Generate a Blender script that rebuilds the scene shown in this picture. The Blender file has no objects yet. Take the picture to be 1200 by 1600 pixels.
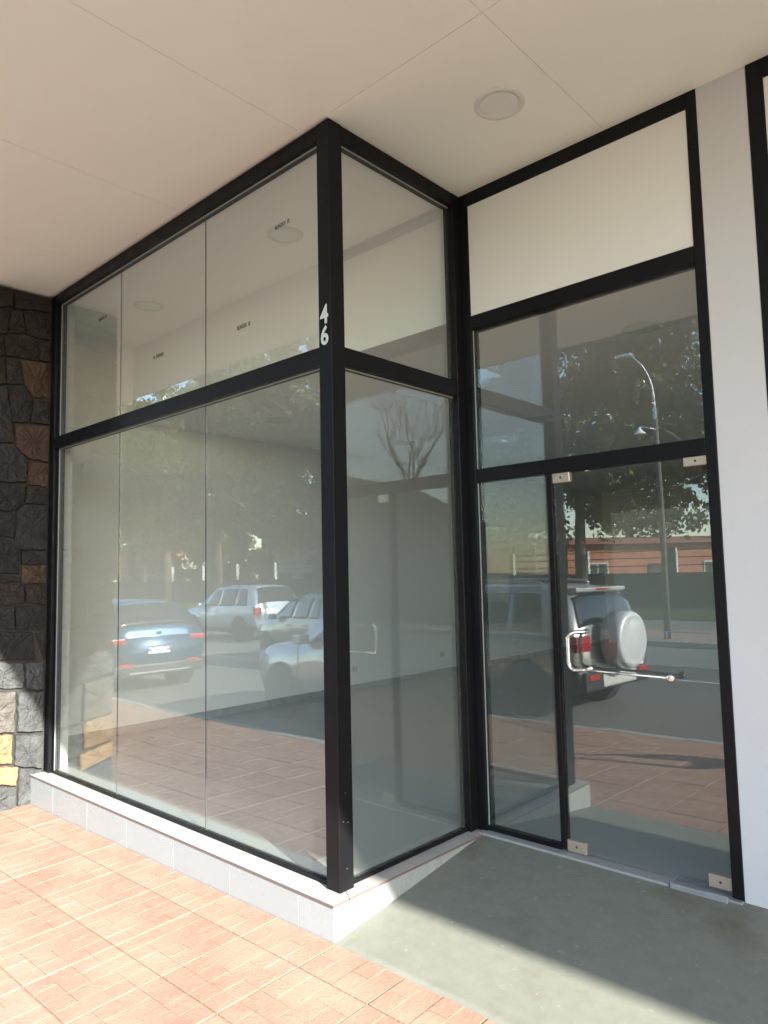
import bpy, bmesh, math, random
from mathutils import Vector, Matrix
R = math.radians
random.seed(7)
sc = bpy.context.scene
COL = sc.collection

# ------------------------------------------------------------------ camera
cam_d = bpy.data.cameras.new('camera')
cam = bpy.data.objects.new('camera', cam_d); COL.objects.link(cam)
sc.camera = cam
CAM = Vector((2.6724, -2.5172, 1.5571)); YAW, PIT, ROL = 0.7459, 0.0853, -0.0214
Fw = Vector((-math.sin(YAW)*math.cos(PIT), math.cos(YAW)*math.cos(PIT), math.sin(PIT)))
Rt = Vector((math.cos(YAW), math.sin(YAW), 0)); Up = Rt.cross(Fw)
R2 = math.cos(ROL)*Rt + math.sin(ROL)*Up; U2 = -math.sin(ROL)*Rt + math.cos(ROL)*Up
cam.matrix_world = Matrix(((R2.x, U2.x, -Fw.x, CAM.x), (R2.y, U2.y, -Fw.y, CAM.y), (R2.z, U2.z, -Fw.z, CAM.z), (0, 0, 0, 1)))
cam_d.sensor_fit = 'HORIZONTAL'; cam_d.sensor_width = 36.0; cam_d.lens = 36.0*1124.09/1200.0
cam_d.clip_start = 0.05; cam_d.clip_end = 2000

# ------------------------------------------------------------------ sky and sun
S = Vector((-0.955, 0.285, -0.47)).normalized()          # travel direction of sunlight
ELEV = math.asin(-S.z); AZ = math.atan2(-S.x, -S.y)      # azimuth of the sun, clockwise from +Y
w = bpy.data.worlds.new('World'); sc.world = w; w.use_nodes = True
nt = w.node_tree; nt.nodes.clear()
sky = nt.nodes.new('ShaderNodeTexSky'); sky.sky_type = 'NISHITA'; sky.sun_disc = False
sky.sun_elevation = ELEV; sky.sun_rotation = AZ; sky.air_density = 1.0; sky.dust_density = 0.6
bg = nt.nodes.new('ShaderNodeBackground'); bg.inputs[1].default_value = 0.15
wo = nt.nodes.new('ShaderNodeOutputWorld')
nt.links.new(sky.outputs[0], bg.inputs[0]); nt.links.new(bg.outputs[0], wo.inputs[0])
sd = bpy.data.lights.new('sun', 'SUN'); sd.energy = 4.2; sd.angle = R(0.55); sd.color = (1.0, 0.95, 0.88)
sun = bpy.data.objects.new('sun', sd); COL.objects.link(sun)
sun.rotation_euler = S.to_track_quat('-Z', 'Y').to_euler(); sun.location = (20, -20, 30)

sc.view_settings.view_transform = 'Standard'; sc.view_settings.look = 'None'
sc.view_settings.gamma = 1; sc.view_settings.exposure = 2.28; sc.view_settings.use_curve_mapping = False
cy = sc.cycles
cy.use_denoising = True
cy.use_guiding = True
cy.max_bounces = 10; cy.diffuse_bounces = 4; cy.glossy_bounces = 5; cy.transmission_bounces = 6; cy.transparent_max_bounces = 24
cy.caustics_reflective = False; cy.caustics_refractive = False; cy.sample_clamp_indirect = 6

# ------------------------------------------------------------------ helpers
def setp(o, label=None, cat=None, group=None, kind=None):
    if label: o['label'] = label
    if cat: o['category'] = cat
    if group: o['group'] = group
    if kind: o['kind'] = kind
    return o
def link(name, me, mat=None, parent=None):
    o = bpy.data.objects.new(name, me); COL.objects.link(o)
    if mat is not None and me is not None and not me.materials: me.materials.append(mat)
    if parent: o.parent = parent
    return o
def empty(name, loc=(0, 0, 0), rz=0.0):
    o = bpy.data.objects.new(name, None); COL.objects.link(o); o.location = loc; o.rotation_euler = (0, 0, rz)
    o.empty_display_size = 0.2
    return o
def mesh(vs, fs, smooth=False, name='m'):
    me = bpy.data.meshes.new(name); me.from_pydata([tuple(v) for v in vs], [], fs); me.update()
    if smooth:
        for p in me.polygons: p.use_smooth = True
    return me
def bm_done(bm, smooth=False):
    me = bpy.data.meshes.new('m'); bm.normal_update(); bm.to_mesh(me); bm.free()
    if smooth:
        for p in me.polygons: p.use_smooth = True
    return me
BOXF = [(0, 3, 2, 1), (4, 5, 6, 7), (0, 1, 5, 4), (1, 2, 6, 5), (2, 3, 7, 6), (3, 0, 4, 7)]
def box_me(x0, x1, y0, y1, z0, z1, bev=0.0, seg=1):
    vs = [(x0, y0, z0), (x1, y0, z0), (x1, y1, z0), (x0, y1, z0), (x0, y0, z1), (x1, y0, z1), (x1, y1, z1), (x0, y1, z1)]
    if not bev: return mesh(vs, BOXF)
    bm = bmesh.new(); v = [bm.verts.new(p) for p in vs]
    for f in BOXF: bm.faces.new([v[i] for i in f])
    bmesh.ops.bevel(bm, geom=bm.edges[:], offset=bev, segments=seg, affect='EDGES', profile=0.6)
    return bm_done(bm)
def box(name, x0, x1, y0, y1, z0, z1, mat, parent=None, bev=0.0, seg=1):
    return link(name, box_me(x0, x1, y0, y1, z0, z1, bev, seg), mat, parent)
def multibox(name, boxes, mat, parent=None, bev=0.0):
    bm = bmesh.new()
    for b in boxes:
        me = box_me(*b, bev); bm.from_mesh(me); bpy.data.meshes.remove(me)
    return link(name, bm_done(bm), mat, parent)
def tube_me(pts, rads, n=8, cap=True, smooth=True):
    pts = [Vector(p) for p in pts]; vs = []; fs = []
    if not isinstance(rads, (list, tuple)): rads = [rads]*len(pts)
    prev = None
    for i, p in enumerate(pts):
        t = (pts[min(i+1, len(pts)-1)]-pts[max(i-1, 0)]).normalized()
        if prev is None:
            a = t.orthogonal().normalized()
        else:
            a = (prev-t*prev.dot(t)).normalized()
        prev = a; b = t.cross(a)
        for k in range(n):
            q = 2*math.pi*k/n; vs.append(p+(a*math.cos(q)+b*math.sin(q))*rads[i])
    for i in range(len(pts)-1):
        for k in range(n):
            fs.append((i*n+k, i*n+(k+1) % n, (i+1)*n+(k+1) % n, (i+1)*n+k))
    if cap:
        fs.append(tuple(range(n-1, -1, -1))); m = (len(pts)-1)*n; fs.append(tuple(range(m, m+n)))
    return vs, fs
def tube(name, pts, rads, mat, parent=None, n=10):
    vs, fs = tube_me(pts, rads, n); return link(name, mesh(vs, fs, True), mat, parent)
def lathe_me(prof, n=32, axis='Z', smooth=True):
    vs = []; fs = []
    for (r, h) in prof:
        for k in range(n):
            a = 2*math.pi*k/n; c, s = r*math.cos(a), r*math.sin(a)
            vs.append({'Z': (c, s, h), 'Y': (c, h, s), 'X': (h, c, s)}[axis])
    for i in range(len(prof)-1):
        for k in range(n):
            fs.append((i*n+k, i*n+(k+1) % n, (i+1)*n+(k+1) % n, (i+1)*n+k))
    if prof[0][0] > 1e-6: fs.append(tuple(range(n)))
    if prof[-1][0] > 1e-6: fs.append(tuple(range((len(prof)-1)*n, len(prof)*n)))
    me = mesh(vs, fs, smooth)
    bm = bmesh.new(); bm.from_mesh(me); bmesh.ops.remove_doubles(bm, verts=bm.verts, dist=1e-6)
    bmesh.ops.recalc_face_normals(bm, faces=bm.faces); bm.to_mesh(me); bm.free()
    if smooth:
        for p in me.polygons: p.use_smooth = True
    return me
def text_me(s, size, depth=0.001, bold=0.0, sx=1.0):
    cu = bpy.data.curves.new('t', 'FONT'); cu.body = s; cu.size = size; cu.extrude = depth; cu.offset = bold
    cu.align_x = 'CENTER'; cu.align_y = 'CENTER'; cu.resolution_u = 3
    o = bpy.data.objects.new('t', cu); COL.objects.link(o)
    me = bpy.data.meshes.new_from_object(o.evaluated_get(bpy.context.evaluated_depsgraph_get()))
    bpy.data.objects.remove(o); bpy.data.curves.remove(cu)
    for v in me.vertices: v.co.x *= sx
    me.materials.clear()
    return me

# ------------------------------------------------------------------ materials
def mat(name, col, rough=0.6, metal=0.0, spec=0.5, var=0.0, vscale=3.0, bump=0.0, bscale=40.0, rnd=0.0,
        stain=None, stain_scale=1.5, stain_amt=0.6, stain_lo=0.55, stain_hi=0.7, scuff=None, scuff_scale=30.0, scuff_lo=0.66, scuff_amt=0.5, aniso=(1, 1, 1), coat=0.0, rvar=0.0, bdist=0.02):
    m = bpy.data.materials.new(name); m.use_nodes = True; n = m.node_tree.nodes; L = m.node_tree.links
    b = n['Principled BSDF']; b.inputs['Roughness'].default_value = rough; b.inputs['Metallic'].default_value = metal
    b.inputs['Specular IOR Level'].default_value = spec
    if coat: b.inputs['Coat Weight'].default_value = coat; b.inputs['Coat Roughness'].default_value = 0.04
    c4 = (*col, 1)
    tc = n.new('ShaderNodeTexCoord'); mp = n.new('ShaderNodeMapping'); mp.inputs['Scale'].default_value = aniso
    L.new(tc.outputs['Object'], mp.inputs[0])
    src = None
    def noise(scale, detail=6.0, rough_=0.6):
        t = n.new('ShaderNodeTexNoise'); t.inputs['Scale'].default_value = scale; t.inputs['Detail'].default_value = detail
        t.inputs['Roughness'].default_value = rough_; L.new(mp.outputs[0], t.inputs['Vector']); return t
    rgb = n.new('ShaderNodeRGB'); rgb.outputs[0].default_value = c4; src = rgb.outputs[0]
    def hsvmul(src, fac_socket, lo, hi):
        mr = n.new('ShaderNodeMapRange'); mr.inputs[1].default_value = 0.25; mr.inputs[2].default_value = 0.75
        mr.inputs[3].default_value = lo; mr.inputs[4].default_value = hi; L.new(fac_socket, mr.inputs[0])
        h = n.new('ShaderNodeHueSaturation'); L.new(mr.outputs[0], h.inputs['Value']); L.new(src, h.inputs['Color']); return h.outputs[0]
    if var:
        src = hsvmul(src, noise(vscale).outputs[0], 1-var, 1+var)
    if rnd:
        oi = n.new('ShaderNodeObjectInfo'); mr = n.new('ShaderNodeMapRange')
        mr.inputs[3].default_value = 1-rnd; mr.inputs[4].default_value = 1+rnd; L.new(oi.outputs['Random'], mr.inputs[0])
        h = n.new('ShaderNodeHueSaturation'); L.new(mr.outputs[0], h.inputs['Value']); L.new(src, h.inputs['Color']); src = h.outputs[0]
    if stain:
        t = noise(stain_scale, 8.0, 0.65); cr = n.new('ShaderNodeMapRange')
        cr.inputs[1].default_value = stain_lo; cr.inputs[2].default_value = stain_hi; cr.inputs[3].default_value = 0; cr.inputs[4].default_value = stain_amt
        L.new(t.outputs[0], cr.inputs[0]); mx = n.new('ShaderNodeMix'); mx.data_type = 'RGBA'
        L.new(cr.outputs[0], mx.inputs[0]); L.new(src, mx.inputs[6]); mx.inputs[7].default_value = (*stain, 1); src = mx.outputs[2]
    if scuff:
        t = noise(scuff_scale, 4.0, 0.7); cr = n.new('ShaderNodeMapRange'); cr.inputs[1].default_value = scuff_lo; cr.inputs[2].default_value = scuff_lo+0.06
        cr.inputs[3].default_value = 0; cr.inputs[4].default_value = scuff_amt; L.new(t.outputs[0], cr.inputs[0]); mx = n.new('ShaderNodeMix'); mx.data_type = 'RGBA'
        L.new(cr.outputs[0], mx.inputs[0]); L.new(src, mx.inputs[6]); mx.inputs[7].default_value = (*scuff, 1); src = mx.outputs[2]
    L.new(src, b.inputs['Base Color'])
    if rvar:
        t = noise(vscale*2.3); mr = n.new('ShaderNodeMapRange'); mr.inputs[1].default_value = 0.3; mr.inputs[2].default_value = 0.7
        mr.inputs[3].default_value = max(0.02, rough-rvar); mr.inputs[4].default_value = min(1, rough+rvar); L.new(t.outputs[0], mr.inputs[0]); L.new(mr.outputs[0], b.inputs['Roughness'])
    if bump:
        t = noise(bscale, 8.0); bp = n.new('ShaderNodeBump'); bp.inputs['Strength'].default_value = bump; bp.inputs['Distance'].default_value = bdist
        L.new(t.outputs[0], bp.inputs['Height']); L.new(bp.outputs[0], b.inputs['Normal'])
    return m

def glass_mat(name, tint, f0=0.05, dust=0.0, dustcol=(0.8, 0.8, 0.78), rough=0.0, wave=0.0):
    """thin sheet glass: clear transmission, Schlick mirror reflection on each face, a thin film of dust"""
    m = bpy.data.materials.new(name); m.use_nodes = True; n = m.node_tree.nodes; L = m.node_tree.links; n.clear()
    g = n.new('ShaderNodeNewGeometry'); d = n.new('ShaderNodeVectorMath'); d.operation = 'DOT_PRODUCT'
    L.new(g.outputs['Normal'], d.inputs[0]); L.new(g.outputs['Incoming'], d.inputs[1])
    def math_(op, a, b_=None):
        x = n.new('ShaderNodeMath'); x.operation = op
        for i, v in enumerate((a, b_)):
            if v is None: continue
            if isinstance(v, (int, float)): x.inputs[i].default_value = v
            else: L.new(v, x.inputs[i])
        return x.outputs[0]
    c = math_('ABSOLUTE', d.outputs['Value']); k = math_('POWER', math_('SUBTRACT', 1.0, c), 5.0)
    f = math_('ADD', math_('MULTIPLY', k, 1-f0), f0)
    tr = n.new('ShaderNodeBsdfTransparent'); tr.inputs[0].default_value = (*tint, 1)
    gl = n.new('ShaderNodeBsdfGlossy'); gl.inputs['Roughness'].default_value = rough; gl.inputs[0].default_value = (0.97, 1, 0.98, 1)
    mx = n.new('ShaderNodeMixShader'); L.new(f, mx.inputs[0]); L.new(tr.outputs[0], mx.inputs[1]); L.new(gl.outputs[0], mx.inputs[2])
    out = n.new('ShaderNodeOutputMaterial'); last = mx.outputs[0]
    if wave:
        tc = n.new('ShaderNodeTexCoord'); oi = n.new('ShaderNodeObjectInfo'); t = n.new('ShaderNodeTexNoise'); t.noise_dimensions = '4D'
        t.inputs['Scale'].default_value = 1.6; t.inputs['Detail'].default_value = 0; L.new(tc.outputs['Object'], t.inputs['Vector'])
        L.new(math_('MULTIPLY', oi.outputs['Random'], 40.0), t.inputs['W'])
        bp = n.new('ShaderNodeBump'); bp.inputs['Strength'].default_value = wave; bp.inputs['Distance'].default_value = 0.03
        L.new(t.outputs[0], bp.inputs['Height']); L.new(bp.outputs[0], gl.inputs['Normal'])
    if dust:
        df = n.new('ShaderNodeBsdfDiffuse'); df.inputs[0].default_value = (*dustcol, 1)
        m2 = n.new('ShaderNodeMixShader'); m2.inputs[0].default_value = dust; L.new(last, m2.inputs[1]); L.new(df.outputs[0], m2.inputs[2]); last = m2.outputs[0]
    L.new(last, out.inputs[0])
    return m

M = {}
M['frame'] = mat('black_aluminium', (0.0068, 0.0070, 0.0082), 0.42, spec=0.16, var=0.15, vscale=6, rvar=0.10)
M['glass'] = glass_mat('shop_glass', (0.968, 0.988, 0.978), 0.090, 0.026, (0.80, 0.86, 0.80))
M['doorglass'] = glass_mat('door_glass', (0.968, 0.988, 0.978), 0.070, 0.008, (0.80, 0.84, 0.80))
M['seal'] = mat('silicone', (0.05, 0.05, 0.05), 0.6)
M['bead'] = mat('glass_edge', (0.30, 0.33, 0.32), 0.3)
M['white'] = mat('white_paint', (0.72, 0.735, 0.69), 0.75, var=0.03, vscale=1.2, bump=0.05, bscale=60)
M['soffit'] = mat('soffit_board', (0.875, 0.925, 0.835), 0.6, var=0.02, stain=(0.72, 0.75, 0.67), stain_scale=0.9, stain_amt=0.35, stain_lo=0.56, stain_hi=0.8, vscale=0.7)
M['soffit_back'] = mat('soffit_joint', (0.80, 0.79, 0.75), 0.8)
M['inwall'] = mat('interior_paint', (0.89, 0.89, 0.86), 0.7, var=0.02, vscale=0.8)
M['infloor'] = mat('interior_tile', (0.30, 0.32, 0.315), 0.35, spec=0.35, var=0.03, vscale=0.6)
M['plinth'] = mat('porcelain_tile', (0.295, 0.322, 0.318), 0.3, var=0.03, vscale=2.5, rnd=0.03, rvar=0.08)
M['cap'] = mat('sill_tile', (0.42, 0.405, 0.37), 0.35, var=0.07, vscale=7, rnd=0.04, stain=(0.66, 0.48, 0.24), stain_scale=3.2, stain_amt=0.35, stain_lo=0.6)
M['capedge'] = mat('sill_tile_edge', (0.13, 0.10, 0.09), 0.7)
M['bayfloor'] = mat('bay_floor_tile', (0.30, 0.325, 0.315), 0.35, spec=0.35, var=0.03, vscale=0.6)
M['marble'] = mat('threshold_stone', (0.30, 0.31, 0.30), 0.4, var=0.12, vscale=9)
M['porch'] = mat('porch_concrete', (0.190, 0.196, 0.160), 0.6, spec=0.2, var=0.09, vscale=14, bump=0.06, bscale=120, stain=(0.125, 0.105, 0.070), stain_scale=1.5, stain_amt=0.85, stain_lo=0.54, stain_hi=0.72, rvar=0.1, scuff=(0.33, 0.33, 0.29), scuff_scale=17.0, scuff_lo=0.645, scuff_amt=0.5)
M['tile'] = mat('terracotta_paver', (0.315, 0.172, 0.120), 0.85, var=0.15, vscale=45, bump=0.8, bscale=55, bdist=0.004, rnd=0.05, stain=(0.37, 0.235, 0.165), stain_scale=1.3, stain_amt=0.95, stain_lo=0.38, stain_hi=0.62)
M['grout'] = mat('paver_grout', (0.30, 0.185, 0.13), 0.85, var=0.12, vscale=12)
M['asphalt'] = mat('asphalt', (0.15, 0.148, 0.135), 0.85, var=0.18, vscale=0.6, bump=0.3, bscale=60, stain=(0.10, 0.10, 0.093), stain_scale=0.35, stain_amt=0.6)
M['kerb'] = mat('kerb_concrete', (0.33, 0.32, 0.30), 0.8, var=0.15, vscale=3, bump=0.2)
M['farpave'] = mat('far_pavement', (0.30, 0.20, 0.16), 0.85, var=0.15, vscale=1.5)
M['grass'] = mat('grass', (0.085, 0.13, 0.03), 0.9, var=0.35, vscale=3)
M['earth'] = mat('earth', (0.16, 0.11, 0.07), 0.95, var=0.25, vscale=0.5)
M['wallgrey'] = mat('boundary_wall', (0.075, 0.075, 0.068), 0.9, var=0.2, vscale=0.8)
M['postpale'] = mat('pale_post', (0.55, 0.58, 0.56), 0.7, var=0.1)
M['chrome'] = mat('chrome', (0.78, 0.77, 0.75), 0.07, metal=1.0)
M['patch'] = mat('brushed_steel', (0.50, 0.43, 0.34), 0.36, metal=0.6, var=0.1, vscale=30, aniso=(1, 1, 12))
M['alu'] = mat('aluminium', (0.50, 0.53, 0.57), 0.3, metal=0.7, var=0.1, vscale=15)
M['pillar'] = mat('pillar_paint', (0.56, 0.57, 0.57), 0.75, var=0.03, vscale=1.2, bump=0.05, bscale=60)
M['lampring'] = mat('downlight_ring', (0.70, 0.735, 0.68), 0.5)
M['lampdiff'] = mat('downlight_diffuser', (0.76, 0.80, 0.745), 0.55)
M['digit'] = mat('silver_sticker', (0.62, 0.63, 0.64), 0.35, metal=0.2)
M['ink'] = mat('stamp_ink', (0.03, 0.03, 0.03), 0.6)
M['mortar'] = mat('mortar', (0.040, 0.036, 0.032), 0.9, var=0.25, vscale=20, bump=0.5, bscale=60)
STC = {'d': (0.0130, 0.0102, 0.0084), 'b': (0.0165, 0.0118, 0.0092), 'c': (0.0140, 0.0130, 0.0122), 'r': (0.042, 0.024, 0.0165), 'o': (0.052, 0.031, 0.016), 'g': (0.066, 0.070, 0.069), 't': (0.10, 0.092, 0.08), 'y': (0.27, 0.175, 0.085)}
for k_, c_ in STC.items():
    M['st_'+k_] = mat('stone_'+k_, c_, 0.85, var=0.45, vscale=9, bump=1.0, bscale=14, bdist=0.035, rnd=0.25, stain=tuple(min(1, x*1.5+0.012) for x in c_), stain_scale=9, stain_amt=0.5, stain_lo=0.56, stain_hi=0.75)
M['bark'] = mat('bark', (0.10, 0.075, 0.055), 0.95, var=0.3, vscale=8, bump=0.5, bscale=20)
M['barebark'] = mat('bare_bark', (0.13, 0.11, 0.095), 0.95, var=0.2, vscale=6)
def leaf_mat(name, c):
    m = bpy.data.materials.new(name); m.use_nodes = True; n = m.node_tree.nodes; L = m.node_tree.links
    b = n['Principled BSDF']; b.inputs['Roughness'].default_value = 0.28
    g = n.new('ShaderNodeNewGeometry'); mr = n.new('ShaderNodeMapRange'); mr.inputs[3].default_value = 0.35; mr.inputs[4].default_value = 1.75
    L.new(g.outputs['Random Per Island'], mr.inputs[0]); h = n.new('ShaderNodeHueSaturation'); h.inputs['Color'].default_value = (*c, 1)
    L.new(mr.outputs[0], h.inputs['Value']); L.new(h.outputs[0], b.inputs['Base Color'])
    t = n.new('ShaderNodeBsdfTranslucent'); L.new(h.outputs[0], t.inputs[0])
    mx = n.new('ShaderNodeMixShader'); mx.inputs[0].default_value = 0.45
    L.new(b.outputs[0], mx.inputs[1]); L.new(t.outputs[0], mx.inputs[2]); L.new(mx.outputs[0], n['Material Output'].inputs[0])
    return m
M['leaf'] = leaf_mat('leaf', (0.150, 0.155, 0.065)); M['leaf2'] = leaf_mat('leaf_dark', (0.135, 0.145, 0.055))
def paint(name, c, metal=0.3, rough=0.25): return mat(name, c, rough, metal=metal, coat=1.0, var=0.03)
M['tyre'] = mat('tyre', (0.02, 0.02, 0.02), 0.8); M['rim'] = mat('rim', (0.55, 0.56, 0.57), 0.3, metal=0.8)
M['blackplastic'] = mat('black_plastic', (0.025, 0.026, 0.028), 0.55)
M['carglass'] = glass_mat('car_glass', (0.35, 0.38, 0.40), 0.06)
M['cabin'] = mat('car_cabin', (0.03, 0.03, 0.033), 0.9)
M['red'] = mat('tail_lens', (0.40, 0.015, 0.02), 0.15, coat=1.0); M['lens'] = mat('clear_lens', (0.62, 0.65, 0.68), 0.1, coat=1.0)
M['plate'] = mat('plate_white', (0.80, 0.81, 0.82), 0.4)

# ================================================================== SETTING
H = 4.0            # soffit height above the sill
XL = -3.5155       # left end of the bay window
DY = 1.1585        # plane of the entrance
XR = 1.506         # right end of the entrance
XP = 1.744         # right side of the white pillar
ROADZ = -0.40
def zs(x, y):
    return -0.175 + 0.017*max(-4.2, min(0.0, x)) + 0.028*(y+0.1)
# ground out to the horizon
setp(box('ground', -600, 600, -600, 600, -0.9, -0.62, M['earth']), kind='structure')
# road
setp(link('road', mesh([(-120, -13.0, ROADZ), (120, -13.0, ROADZ), (120, -2.9, ROADZ), (-120, -2.9, ROADZ)], [(0, 1, 2, 3)]), M['asphalt']), kind='structure')
# near pavement: base slab with pavers laid on it
PITCH_X, PITCH_Y = 0.4275, 0.4250
rows = [(-0.337, -0.100)] + [(-0.337-PITCH_Y*(j+1), -0.337-PITCH_Y*j) for j in range(6)]
xs_ = [-0.35+PITCH_X*i for i in range(-19, 11)]
vs = []; fs = []
gx = [-60, -30, -12, -8.6, -4.2, -3, -2, -1, 0, 3.6, 12, 30, 60]; gy = [-2.887, -2, -1, -0.1]
for x in gx:
    for y in gy: vs.append((x, y, zs(x, y)-0.004))
for i in range(len(gx)-1):
    for j in range(len(gy)-1):
        a = i*len(gy)+j; fs.append((a, a+len(gy), a+len(gy)+1, a+1))
sidewalk = setp(link('sidewalk', mesh(vs, fs), M['grout']), kind='structure')
def paver_me(w_, h_, seed):
    """one stamped paver: little brick relief running across the pavement, sunk joints"""
    rg = random.Random(seed); bm = bmesh.new()
    def slab(x0, x1, y0, y1, z1, ch):
        lo = [bm.verts.new(p) for p in ((x0, y0, -0.03), (x1, y0, -0.03), (x1, y1, -0.03), (x0, y1, -0.03))]
        zj = [z1+rg.uniform(-0.0013, 0.0013) for _ in range(4)]
        md = [bm.verts.new(p) for p in ((x0, y0, z1-ch*0.16), (x1, y0, z1-ch*0.16), (x1, y1, z1-ch*0.16), (x0, y1, z1-ch*0.16))]
        hi = [bm.verts.new(p) for p in ((x0+ch, y0+ch, zj[0]), (x1-ch, y0+ch, zj[1]), (x1-ch, y1-ch, zj[2]), (x0+ch, y1-ch, zj[3]))]
        for k in range(4):
            bm.faces.new((lo[k], lo[(k+1) % 4], md[(k+1) % 4], md[k])); bm.faces.new((md[k], md[(k+1) % 4], hi[(k+1) % 4], hi[k]))
        bm.faces.new(hi)
    nc = max(1, round(w_/0.105)); g = 0.0022; m_ = 0.0034
    cw = (w_-2*m_)/nc
    for c in range(nc):
        x0 = -w_/2+m_+c*cw+g/2; x1 = x0+cw-g
        cuts = [0.0, 0.5, 1.0] if (c % 2 == 0) else [0.0, 0.25, 0.75, 1.0]
        if h_ < 0.3: cuts = [0.0, 0.55, 1.0] if c % 2 == 0 else [0.0, 1.0]
        for a, b in zip(cuts[:-1], cuts[1:]):
            if b-a > 0.4 and rg.random() < 0.35 and h_ > 0.3:
                mid = (a+b)/2; segs = [(a, mid), (mid, b)]
            else: segs = [(a, b)]
            for (p, q) in segs:
                slab(x0, x1, -h_/2+m_+p*(h_-2*m_)+g/2, -h_/2+m_+q*(h_-2*m_)-g/2, 0.0040+rg.uniform(-0.0008, 0.0008), 0.0036)
    return bm_done(bm)
full = [paver_me(PITCH_X, PITCH_Y, s) for s in range(5)]; cut = [paver_me(PITCH_X, 0.237, 50+s) for s in range(3)]
for me in full+cut: me.materials.append(M['tile'])
rt = random.Random(3)
for x0 in xs_:
    for (ya, yb) in rows:
        cx, cyy = x0+PITCH_X/2, (ya+yb)/2
        if cx < -8.4 or cx > 3.6: continue
        me = rt.choice(full) if (yb-ya) > 0.3 else rt.choice(cut)
        o = link('paver', me, None, sidewalk); o.location = (cx, cyy, zs(cx, cyy)+rt.uniform(-0.0012, 0.0012))
        sl = 0.017 if -4.2 < cx < 0 else 0.0
        o.rotation_euler = (0.028+rt.uniform(-.003, .003), -sl+rt.uniform(-.003, .003), rt.uniform(-.004, .004) + (math.pi if rt.random() < .5 and yb-ya > .3 else 0))
        if abs(o.rotation_euler.z) > 1: o.rotation_euler.x *= -1; o.rotation_euler.y *= -1
# kerbstones
kb = box_me(-0.497, 0.497, -0.07, 0.07, -0.30, 0.0, 0.012); kb.materials.append(M['kerb'])
kerb = setp(empty('kerb', (0, -2.965, 0)), kind='structure')
for i in range(-14, 7):
    o = link('kerbstone', kb, None, kerb); o.location = (i*1.0+0.2, 0, zs(i+0.2, -2.96)+0.004+rt.uniform(-.003, .003)); o.rotation_euler = (0, 0, rt.uniform(-.004, .004))
# porch ramp
pv = []; pf = []; px = [0.058+0.25*i for i in range(32)]
prof = [(1.170, -0.003), (1.125, -0.006), (0.95, -0.030), (0.70, -0.066), (0.45, -0.101), (0.20, -0.136), (0.0, -0.162), (-0.06, -0.170), (-0.103, -0.1725), (-0.103, -0.25)]
for x in px:
    for (y, z) in prof: pv.append((x, y, z))
for i in range(len(px)-1):
    for j in range(len(prof)-1):
        a = i*len(prof)+j; pf.append((a, a+1, a+len(prof)+1, a+len(prof)))
setp(link('porch_ramp', mesh(pv, pf, True), M['porch']), kind='structure')

# ---------------------------------------------------------------- canopy soffit
soffit = setp(empty('soffit', (0, 0, H)), kind='structure')
box('backing', -9.0, 14.0, -2.15, 1.6, 0.010, 0.30, M['soffit_back'], soffit)
seams = [-9.0, -7.47, -6.27, -5.05, -3.84, -2.63, -1.425, -0.205, 1.015, 2.23, 3.45, 4.66, 5.88, 7.1, 8.3, 9.5, 10.7, 11.9, 14.0]
G = 0.0012
for a, b in zip(seams[:-1], seams[1:]):
    box('soffit_panel', a+G, b-G, -2.15, -0.02-G, 0.0, 0.008, M['soffit'], soffit)
    if b > 0:
        a2 = max(a, 0.0)
        box('soffit_panel', a2+(G if a2 == a else 0), b-G, -0.02+G, 1.6, 0.0, 0.008, M['soffit'], soffit)
box('fascia', -9.0, 14.0, -2.19, -2.152, -0.0, 0.32, M['white'], soffit)
# building above the canopy
setp(box('upper_facade', -9.0, 14.0, 1.30, 1.6, 4.31, 8.0, M['white']), kind='structure')

# ---------------------------------------------------------------- shop room behind the glass
room = setp(empty('shop_interior', (0, 0, 0)), kind='structure')
box('floor', -4.35, -0.099, 0.10, DY+0.0, -0.12, -0.004, M['bayfloor'], room)
box('floor', -4.35, 1.52, DY+0.0, 12.0, -0.12, -0.004, M['infloor'], room)
box('wall', -4.50, -4.35, 0.0, 12.1, -0.2, 4.2, M['inwall'], room)
box('wall', 1.52, 1.73, DY+0.1, 12.1, -0.2, 4.2, M['inwall'], room)
box('wall', -4.35, 1.52, 12.0, 12.1, -0.2, 4.2, M['inwall'], room)
box('wall', -4.35, XL-0.001, 0.101, 0.20, -0.2, 4.2, M['inwall'], room)
box('wall', -2.75, 1.52, 9.0, 9.1, 0.0, 2.5, M['inwall'], room)
box('ceiling', -4.35, 1.52, 1.29, 12.0, 3.20, 3.30, M['inwall'], room)
box('ceiling', -4.35, 0.0, 0.099, 1.30, 4.002, 4.009, M['inwall'], room)
box('bulkhead', -4.35, -0.076, 1.20, 1.29, 3.20, 4.001, M['inwall'], room)
box('bulkhead', -0.075, 1.52, 1.255, 1.29, 3.20, 4.2, M['inwall'], room)
box('skirting', -4.349, -4.335, 0.21, 12.0, -0.004, 0.075, M['plinth'], room)
for (y, z) in ((4.42, 0.284), (6.32, 0.298), (8.42, 0.309)):
    s_ = setp(link('wall_socket', box_me(-0.005, 0.008, -0.06, 0.06, -0.04, 0.04, 0.004), M['white']), None, 'socket', 'sockets low on the shop wall'); s_.location = (-4.345, y, z)
    s_['label'] = {4.42: 'white wall socket nearest the window, low on the left shop wall', 6.32: 'white wall socket in the middle, low on the left shop wall', 8.42: 'white wall socket farthest inside, low on the left shop wall'}[y]
    for k_ in (-.03, .02): box('slot', 0.0085, 0.0095, k_, k_+.01, -.012, .012, M['ink'], s_)

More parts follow.
